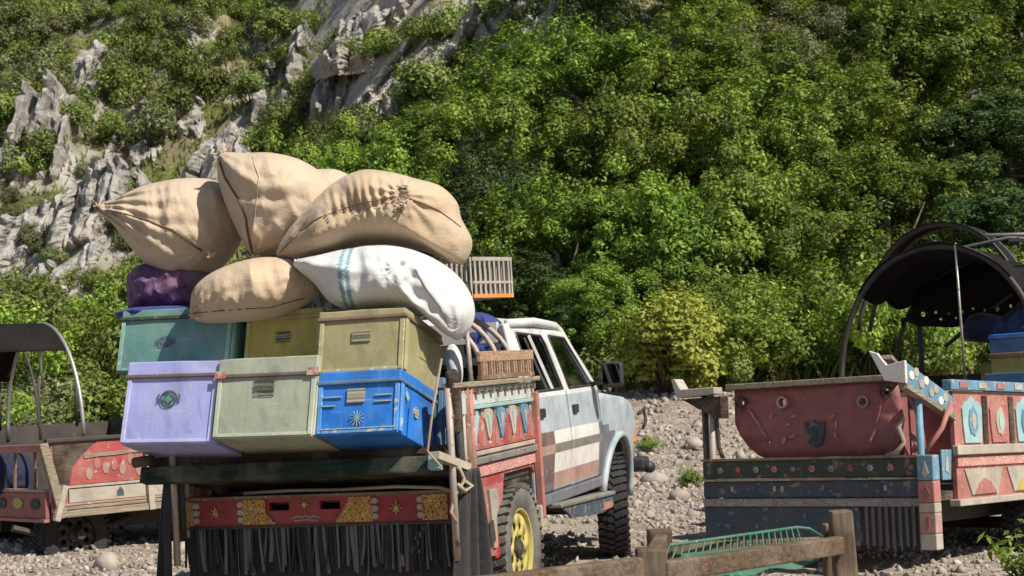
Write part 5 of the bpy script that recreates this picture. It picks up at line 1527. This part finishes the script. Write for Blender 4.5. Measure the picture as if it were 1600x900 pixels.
T('side_board', 'oldred', MB().ext((-.83, 1.1, .60), (-.80, 3.6, 1.40)))
T('side_band', 'dark_metal', MB().ext((-.86, 1.1, 1.405), (-.79, 3.6, 1.45)))
T('floor_board', 'wood_dark', MB().ext((-.80, .14, .60), (.795, 3.6, .66)))
T('front_board', 'oldred', MB().ext((-.83, 3.61, .60), (.83, 3.65, 1.40)))
T('chassis_rail', 'dark_metal', MB().ext((.40, .05, .42), (.48, 4.6, .595))); T('chassis_rail', 'dark_metal', MB().ext((-.48, .05, .42), (-.40, 4.6, .595)))
T('axle', 'dark_metal', MB().tube([(-.70, 2.2, .36), (.70, 2.2, .36)], .045, 8))
make_wheel(rt, (.70, 2.2, .36), 0, 'tyre_shaded', 'dark_metal', 1, .36, .2)
make_wheel(rt, (-.70, 2.2, .36), 0, 'tyre_shaded', 'dark_metal', -1, .36, .2)
T('draw_bar', 'dark_metal', MB().beam((.44, 4.5, .5), (0, 5.4, .45), .07, .07)); T('draw_bar', 'dark_metal', MB().beam((-.44, 4.5, .5), (0, 5.4, .45), .07, .07))
# canopy hoops, cover, stays
def hoop_pts(y, zt, hw, xc=.08, zb=1.42, n=28, a0=0, a1=math.pi):
    out = []
    for k in range(n + 1):
        a = a0 + (a1 - a0) * k / n; c, s_ = math.cos(a), math.sin(a)
        out.append((xc + hw * math.copysign(abs(c) ** .93, c), y, zb + (zt - zb) * max(0, s_) ** .93))
    return out
for y, zt, hw, r_, m in ((2.05, 2.54, .85, .024, 'dark_metal'), (3.05, 2.50, .84, .018, 'dark_metal')):
    T('canopy_hoop', m, MB().tube(hoop_pts(y, zt, hw), r_, 10), 0, True)
def cover(name, y0, y1, zt0, zt1, hw0, hw1, a0, a1, mat, sagd=.04, xc=.08):
    rows = []; n = 10
    for j in range(n + 1):
        v = j / n; y = y0 + (y1 - y0) * v; zt = zt0 + (zt1 - zt0) * v; hw = hw0 + (hw1 - hw0) * v
        rows.append([(p[0], p[1], p[2] + .02 - sagd * math.sin(math.pi * ((v * 2) % 1)) + .012 * math.sin(p[0] * 11 + v * 9)) for p in hoop_pts(y, zt, hw, xc, 1.42, 30, a0, a1)])
    o = MB().grid(rows).build(name, MAT[mat], rt, True)
    so = o.modifiers.new('solid', 'SOLIDIFY'); so.thickness = .008
    return o
cover('canopy_cover', 2.02, 3.05, 2.55, 2.50, .86, .85, math.radians(44), math.radians(138), 'tarp', .07)
# hanging front flap with torn holes
rows_o = []
flap = [(-.66, 2.06), (-.5, 1.99), (-.2, 1.96), (.15, 1.99), (.5, 2.08), (.80, 2.12)]
arc = [(p[0], p[2]) for p in hoop_pts(3.03, 2.50, .84, .08, 1.42, 20, math.radians(30), math.radians(150))]
holes = [circle(-.45 + .11 * k, 2.09 + .012 * math.sin(k * 2), .014 + .008 * (k % 3 == 0), 8) for k in range(8)] + [circle(-.30 + .13 * k, 2.04, .012, 7) for k in range(4)]
fl = panel('canopy_flap', flap + arc, holes, lambda y, z: .02 * math.sin(y * 9), [MAT['tarp']], rt, thick=.008)
fl.matrix_local = Matrix(((0, 1, 0, 0), (-1, 0, 0, 3.03), (0, 0, 1, 0), (0, 0, 0, 1)))
T('canopy_stay', 'steel', MB().tube([(.28, 2.03, 2.55), (.30, 2.03, 1.42)], .011, 6), 0, True)
T('canopy_ridge', 'dark_metal', MB().tube([(.1, 2.03, 2.58), (.1, 3.05, 2.53)], .016, 6), 0, True)
for x in (-.50, .55): T('canopy_leg', 'dark_metal', MB().tube([(x, 3.05, 1.40), (x, 3.05, 2.06)], .024, 8), 0, True)
T('canopy_brace', 'dark_metal', MB().tube([(-.28, 3.05, 1.80), (.0, 3.05, 2.0), (.35, 3.0, 2.2)], .018, 6), 0, True)
# second, higher hoop pair further ahead with roof rails
for y in (3.35, 3.58):
    T('canopy_hoop', 'dark_metal', MB().tube(hoop_pts(y, 2.90, .86, -.42, 1.42, 28, math.radians(22), math.radians(158)), .02, 10), 0, True)
rows = [[(p[0], p[1], p[2] + .02) for p in hoop_pts(y, 2.90, .86, -.42, 1.42, 30, math.radians(38), math.radians(142))] for y in (3.33, 3.42, 3.5, 3.6)]
o = MB().grid(rows).build('canopy_cover', MAT['tarp'], rt, True); so = o.modifiers.new('solid', 'SOLIDIFY'); so.thickness = .008
for x, z in ((.30, 2.66), (.50, 2.60), (.66, 2.50)): T('roof_rail', 'steel', MB().tube([(x, 2.6, z), (x + .8, 3.4, z + .02)], .016, 6), 0, True)
T('roof_rail', 'steel', MB().tube([(-.62, 2.6, 2.50), (.5, 2.6, 2.62), (.9, 2.6, 2.56)], .013, 6), 0, True)
T('head_board', 'wood_dark', MB().ext((-.80, 3.10, 1.43), (.1, 3.14, 1.56)))

# load on the trailer: blue and olive boxes with dark bundles
def plain_box(label, loc, size, mat, lid, Mb=RM):
    root = thing('storage_box', label, 'box', Mb @ Matrix.Translation(loc), 'boxes on the right trailer')
    w, d, h = size
    MB().ext((-w / 2, 0, 0), (w / 2, d, h * .76)).build('body', MAT[mat], root, bevel=.006)
    li = MB().ext((-w / 2 - .008, -.008, h * .77), (w / 2 + .008, d + .008, h)).build('lid', MAT[lid], root, bevel=.006)
    MB().ext((-w / 2 - .012, -.012, h * .755), (w / 2 + .012, d + .012, h * .785)).build('lid_rim', MAT['rust_brown'], li)
    return root
plain_box('blue box low in the right trailer under the canopy', (.56, 2.35, 1.05), (.44, .6, .47), 'blue_box', 'oldblue')
plain_box('olive box standing behind the blue one in the right trailer', (.28, 3.0, 1.0), (.46, .5, .62), 'olive', 'yellow_box')
plain_box('yellow box stacked on the blue box at the right edge', (.58, 2.40, 1.522), (.42, .55, .16), 'yellow_box', 'rust_brown')
plain_box('small sky blue box on top of the stack at the right edge', (.56, 2.42, 1.684), (.40, .5, .15), 'oldblue', 'blue_box')
sack('cloth_bundle', 'dark bundle lying on the boxes under the right canopy', 'bundle', (1560, 505), [(1508, 530), (1510, 500), (1530, 488), (1570, 492), (1600, 470), (1640, 490), (1640, 530), (1570, 536)], 13.3, .22, 'dark_bundle', seed=12, group='cloth bundles', bumps=.03)

# ------------------------------------------------------------------ trailer on the left
_m = pose((0, 0, 0), 50, 2, 1)
_c = at(75, 687, 13.0)
LM_ = Matrix.Translation(_c - (_m @ V3((.8, 0, 1.0)))) @ _m
lt = thing('cargo_trailer', 'old red cargo trailer with bare hoops at the left edge', 'trailer', LM_)
def U(name, mat, mb, bevel=0.0, smooth=False, parent=None):
    return mb.build(name, MAT[mat], parent or lt, smooth, bevel)
U('side_board', 'oldred', MB().ext((.76, .02, .36), (.79, 2.6, .97)))
U('side_rail', 'dark_metal', MB().ext((.75, -.02, .972), (.82, 2.6, 1.005)), .006)
fld = U('red_field', 'red', MB().prism([(.17, .62), (.86, .62), (.85, .95), (.42, .955), (.30, .86), (.20, .76)], 0, .791, .80))
for k in range(7):
    y = .34 + .075 * k; z = .70 + .06 * (k % 2) + .02 * (k % 3)
    MB().prism([(y + .03 * math.cos(a), z + .05 * math.sin(a)) for a in [2 * math.pi * j / 9 for j in range(9)]], 0, .801, .806).build('painted_leaf', MAT['pinkred' if k % 2 else 'livery_rust'], fld)
U('dark_corner', 'wood_dark', MB().prism([(.05, .60), (.165, .62), (.19, .76), (.29, .865), (.40, .952), (.04, .95)], 0, .791, .797))
U('field_edge', 'wood_pale', MB().beam((.80, .30, .845), (.80, 1.0, .87), .02, .03))
for a, c_ in ((.16, .90), (.92, 1.70), (1.72, 2.55)):
    wb = U('white_band', 'cream', MB().ext((.791, a, .475), (.806, c_, .585)), .004)
    MB().prism([(a + .42, .50), (a + .48, .50), (a + .48, .54), (a + .45, .575), (a + .42, .54)], 0, .807, .811).build('band_mark', MAT['navy_dark'], wb)
U('side_ledge', 'cream', MB().ext((.785, .05, .595), (.815, 2.6, .615)))
U('side_ledge', 'livery_rust', MB().ext((.785, .05, .455), (.815, 2.6, .472)))
U('lower_rail', 'wood_pale', MB().ext((.77, .02, .36), (.83, 2.6, .415)), .006)
U('lower_rail', 'wood_pale', MB().ext((.78, .04, .42), (.81, 2.6, .45)), .006)
U('side_post', 'cream', MB().beam((.82, .88, .36), (.82, .86, .97), .05, .05))
U('second_field', 'oldred', MB().ext((.791, .92, .62), (.80, 1.6, .93)))
U('corner_post', 'wood_pale', MB().beam((.80, .10, .36), (.78, -.04, .97), .09, .07), .006)
U('corner_post', 'cream', MB().beam((.83, .03, .34), (.82, .12, .62), .05, .05), .006)
# rear face: rails and dark load behind
U('tail_rail', 'pinkred', MB().ext((-.80, -.03, .90), (.74, .02, .965)), .006)
U('tail_rail', 'livery_rust', MB().ext((-.80, -.03, .575), (.74, .02, .60)), .004)
tb = U('tail_board', 'oldred', MB().ext((-.80, -.02, .36), (.745, .02, .572)), .006)
for k in range(4): MB().prism([(.55 - .34 * k + .10 * math.cos(a), .48 + .045 * math.sin(a)) for a in [2 * math.pi * j / 10 for j in range(10)]], 1, -.03, -.021).build('painted_leaf', MAT['green_dark' if k % 2 == 0 else 'yellow_box'], tb)
U('tail_rail', 'pinkred', MB().ext((-.80, -.035, .33), (.745, .02, .358)), .004)
for x in (-.4, .1, .5): U('tail_bar', 'rust_brown', MB().tube([(x, 0, .60), (x + .03, 0, .90)], .014, 6))
U('floor_board', 'wood_dark', MB().ext((-.79, .03, .37), (.755, 2.6, .41)))
U('side_board', 'dark_metal', MB().ext((-.81, .0, .36), (-.78, 2.6, 1.12)))
U('front_board', 'oldred', MB().ext((-.78, 2.56, .41), (.755, 2.6, 1.0)))
U('inner_board', 'green_dark', MB().ext((-.76, 1.3, .42), (.74, 1.35, 1.15)))
sack('cloth_bundle', 'dark blue bundle inside the left trailer tail', 'bundle', (25, 745), [(-40, 745), (-20, 712), (25, 705), (52, 725), (56, 760), (40, 772), (-20, 775)], 13.9, .25, 'dark_bundle', seed=15, group='cloth bundles', bumps=.03)
U('chassis_rail', 'dark_metal', MB().ext((.35, .05, .22), (.43, 3.2, .355))); U('chassis_rail', 'dark_metal', MB().ext((-.43, .05, .22), (-.35, 3.2, .355)))
U('axle', 'dark_metal', MB().tube([(-.66, .32, .20), (.66, .32, .20)], .04, 8))
make_wheel(lt, (.52, .30, .19), 0, 'tyre_shaded', 'black_plastic', 1, .30, .2)  # near-black rim carries the shade below the trailer body in its colour
make_wheel(lt, (-.62, .30, .20), 0, 'tyre_shaded', 'dark_metal', -1, .31, .2)
U('leaf_spring', 'dark_metal', MB().tube([(.5, -.2, .30), (.5, .3, .14), (.5, .85, .30)], .03, 6))
def lhoop(y, zt, hw=.78, a0=0, a1=math.pi, n=24):
    return [(hw * math.cos(a0 + (a1 - a0) * k / n), y, 1.0 + (zt - 1.0) * max(0, math.sin(a0 + (a1 - a0) * k / n)) ** .95) for k in range(n + 1)]
U('canopy_hoop', 'steel', MB().tube(lhoop(.32, 1.99), .018, 8), 0, True)
U('canopy_hoop', 'dark_metal', MB().tube(lhoop(-.05, 1.97, .77), .012, 8), 0, True)
rows = [[(p[0], p[1], p[2] + .018) for p in lhoop(y, 1.98, .775, math.radians(46), math.radians(150), 26)] for y in (-.35, -.05, .12, .30)]
o = MB().grid(rows).build('canopy_cover', MAT['tarp'], lt, True); so = o.modifiers.new('solid', 'SOLIDIFY'); so.thickness = .008
U('canopy_stay', 'steel', MB().tube([(.05, .28, 2.0), (.05, .30, 1.45)], .012, 6), 0, True)
for y in (.25, .62, .98): U('canopy_leg', 'dark_metal', MB().tube([(-.78, y, 1.10), (-.76, y, 1.55)], .015, 8), 0, True)

# ------------------------------------------------------------------ wooden cot in the foreground
def cotpt(px, py, Y): return at(px, py, Y)
A, Bp, Cp, Dp = cotpt(1017, 880, 6.6), cotpt(1308, 850, 7.7), cotpt(1030, 850, 7.4), cotpt(1290, 838, 8.5)
cot = thing('wooden_cot', 'upturned rough wooden cot frame with green metal rails in foreground', 'cot', Matrix.Translation((A.x, A.y, 0)))
o0 = V3((A.x, A.y, 0))
def leg(pt, top_py, Y, w, tilt, mat='wood'):
    top = at(0, top_py, Y).z if False else None
def post(px, top_py, Y, w, lean, mat='wood'):
    tp = at(px, top_py, Y) - o0; gz = hz(tp.x + o0.x, tp.y + o0.y) - .03
    bt = V3((tp.x + lean, tp.y, gz))
    return MB().beam(bt, tp, w, w, 0, (0, 1, 0)).build('cot_leg', MAT[mat], cot, bevel=.012)
post(1017, 856, 6.6, .125, -.01); post(1312, 797, 7.7, .105, .04, 'wood'); post(1030, 827, 7.4, .11, 0); post(1300, 818, 8.6, .10, 0)
wood('wood_rail', (.19, .13, .085), .8, (1.4, 14, 14))
def rail(p, q, w, h, mat='wood_rail'):
    return MB().beam(p - o0, q - o0, w, h).build('cot_rail', MAT[mat], cot, bevel=.01)
rail(at(1035, 893, 6.55), at(1312, 852, 7.65), .06, .085)
rail(at(1022, 870, 6.6), at(1034, 846, 7.4), .06, .08)
rail(at(1040, 862, 7.4), at(1302, 850, 8.6), .06, .08)
rail(at(1312, 850, 7.7), at(1302, 838, 8.6), .06, .08)
MB().beam(at(1060, 868, 6.75) - o0, at(1300, 846, 7.6) - o0, .03, .012).build('green_slat', MAT['green_paint'], cot)
# green rail of leaning rods along the far side
top = []; n = 19
P0_, P1_ = at(1046, 852, 7.25), at(1245, 824, 8.3)
for k in range(n + 1): top.append(P0_.lerp(P1_, k / n) - o0)
top += [at(1265, 826, 8.4) - o0, at(1284, 838, 8.45) - o0]
MB().tube(top, .008, 6).build('green_rail', MAT['green_paint'], cot, True)
L0, L1 = at(1046, 884, 7.2), at(1262, 852, 8.2)
for k in range(n + 2):
    u = k / (n + 1); a = P0_.lerp(P1_, min(1, u * 1.0)) - o0; c_ = L0.lerp(L1, u - .045) - o0
    MB().tube([a, c_], .0045, 5).build('green_rod', MAT['green_paint'], cot, True)
MB().tube([L0 - o0, L1 - o0], .01, 6).build('green_rail', MAT['green_paint'], cot, True)
rows = [[(L0.lerp(L1, i / 16) - o0) + V3((0, -.02 - .10 * j, -.012 - .015 * j + .012 * math.sin(i * 1.1 + j))) for i in range(2, 17)] for j in range(4)]
MB().grid(rows).build('green_cloth', MAT['green_paint'], cot, True)
p, q = at(850, 906, 6.1), at(990, 888, 6.5)
p = q + (p - q) * 3.6
rail(p, q + (q - p) * .02, .055, .085)
gz = hz(p.x, p.y) - .03
MB().beam(V3((p.x, p.y, gz)) - o0, V3((p.x, p.y, p.z + .10)) - o0, .11, .11, 0, (0, 1, 0)).build('cot_leg', MAT['wood'], cot, bevel=.012)

# ------------------------------------------------------------------ leafy weed at lower right
x, y, z = ground_at(1592, 9.3)
wd = thing('leafy_weed', 'bright green leafy weed at the lower right corner', 'plant'); wd.location = (x, y, z)
b = MB(); Cn, Nn, S = [], [], []
rw_ = random.Random(4)
for k in range(16):
    a = rw_.uniform(0, 6.28); L = rw_.uniform(.34, .62); t1 = V3((math.cos(a) * L * .42, math.sin(a) * L * .42, L * .92)); m_ = V3((t1.x * .3, t1.y * .3, L * .55))
    b.tube([(0, 0, -.03), m_, t1], [.006, .005, .002], 5)
    for j in range(20):
        u = .25 + .75 * j / 19; p = m_.lerp(t1, (u - .5) * 2) if u > .5 else V3((0, 0, 0)).lerp(m_, u * 2)
        Cn.append(tuple(p + V3((rw_.uniform(-.05, .05), rw_.uniform(-.05, .05), rw_.uniform(-.01, .03))))); Nn.append((rw_.uniform(-1, 1), rw_.uniform(-1, .3), rw_.uniform(.2, 1.2))); S.append(rw_.uniform(.06, .11))
b.build('stem', MAT['leaf_weed'], wd, True)
link('leaves', leaves('leaves', np.array(Cn), np.array(Nn), np.array(S), RNG.random(len(Cn)), MAT['leaf_weed'], .32, .35), wd)
# small weeds near the bank foot and a dry stick by the mirror
for k, (px, Y, s, lab) in enumerate(((1075, 18.2, .5, 'small weed at foot of the bank left of the red tailgate'), (1012, 20.5, .45, 'small weed on bank beside pickup nose'), (180, 18.5, .8, 'weed tuft behind the left trailer rail'))):
    x, y, z = ground_at(px, Y); o = link('weed', SHR[k % 2]); o.location = (x, y, z - .03); o.scale = (s * .5,) * 3; tag(o, lab, 'plant')
x, y, z = ground_at(950, 23.0)
st = MB().tube([(-.25, 0, .1), (-.05, 0, .62), (.25, 0, .85), (.55, 0, .95)], [.04, .035, .025, .012], 6); st.tube([(-.05, 0, .62), (-.30, 0, .85)], [.03, .012], 6)
o = st.build('dead_branch', MAT['wood_pale'], None, True); o.location = (x, y, z + .1); o.scale = (.5, .5, .5); tag(o, 'bare forked branch behind the pickup mirror', 'branch')
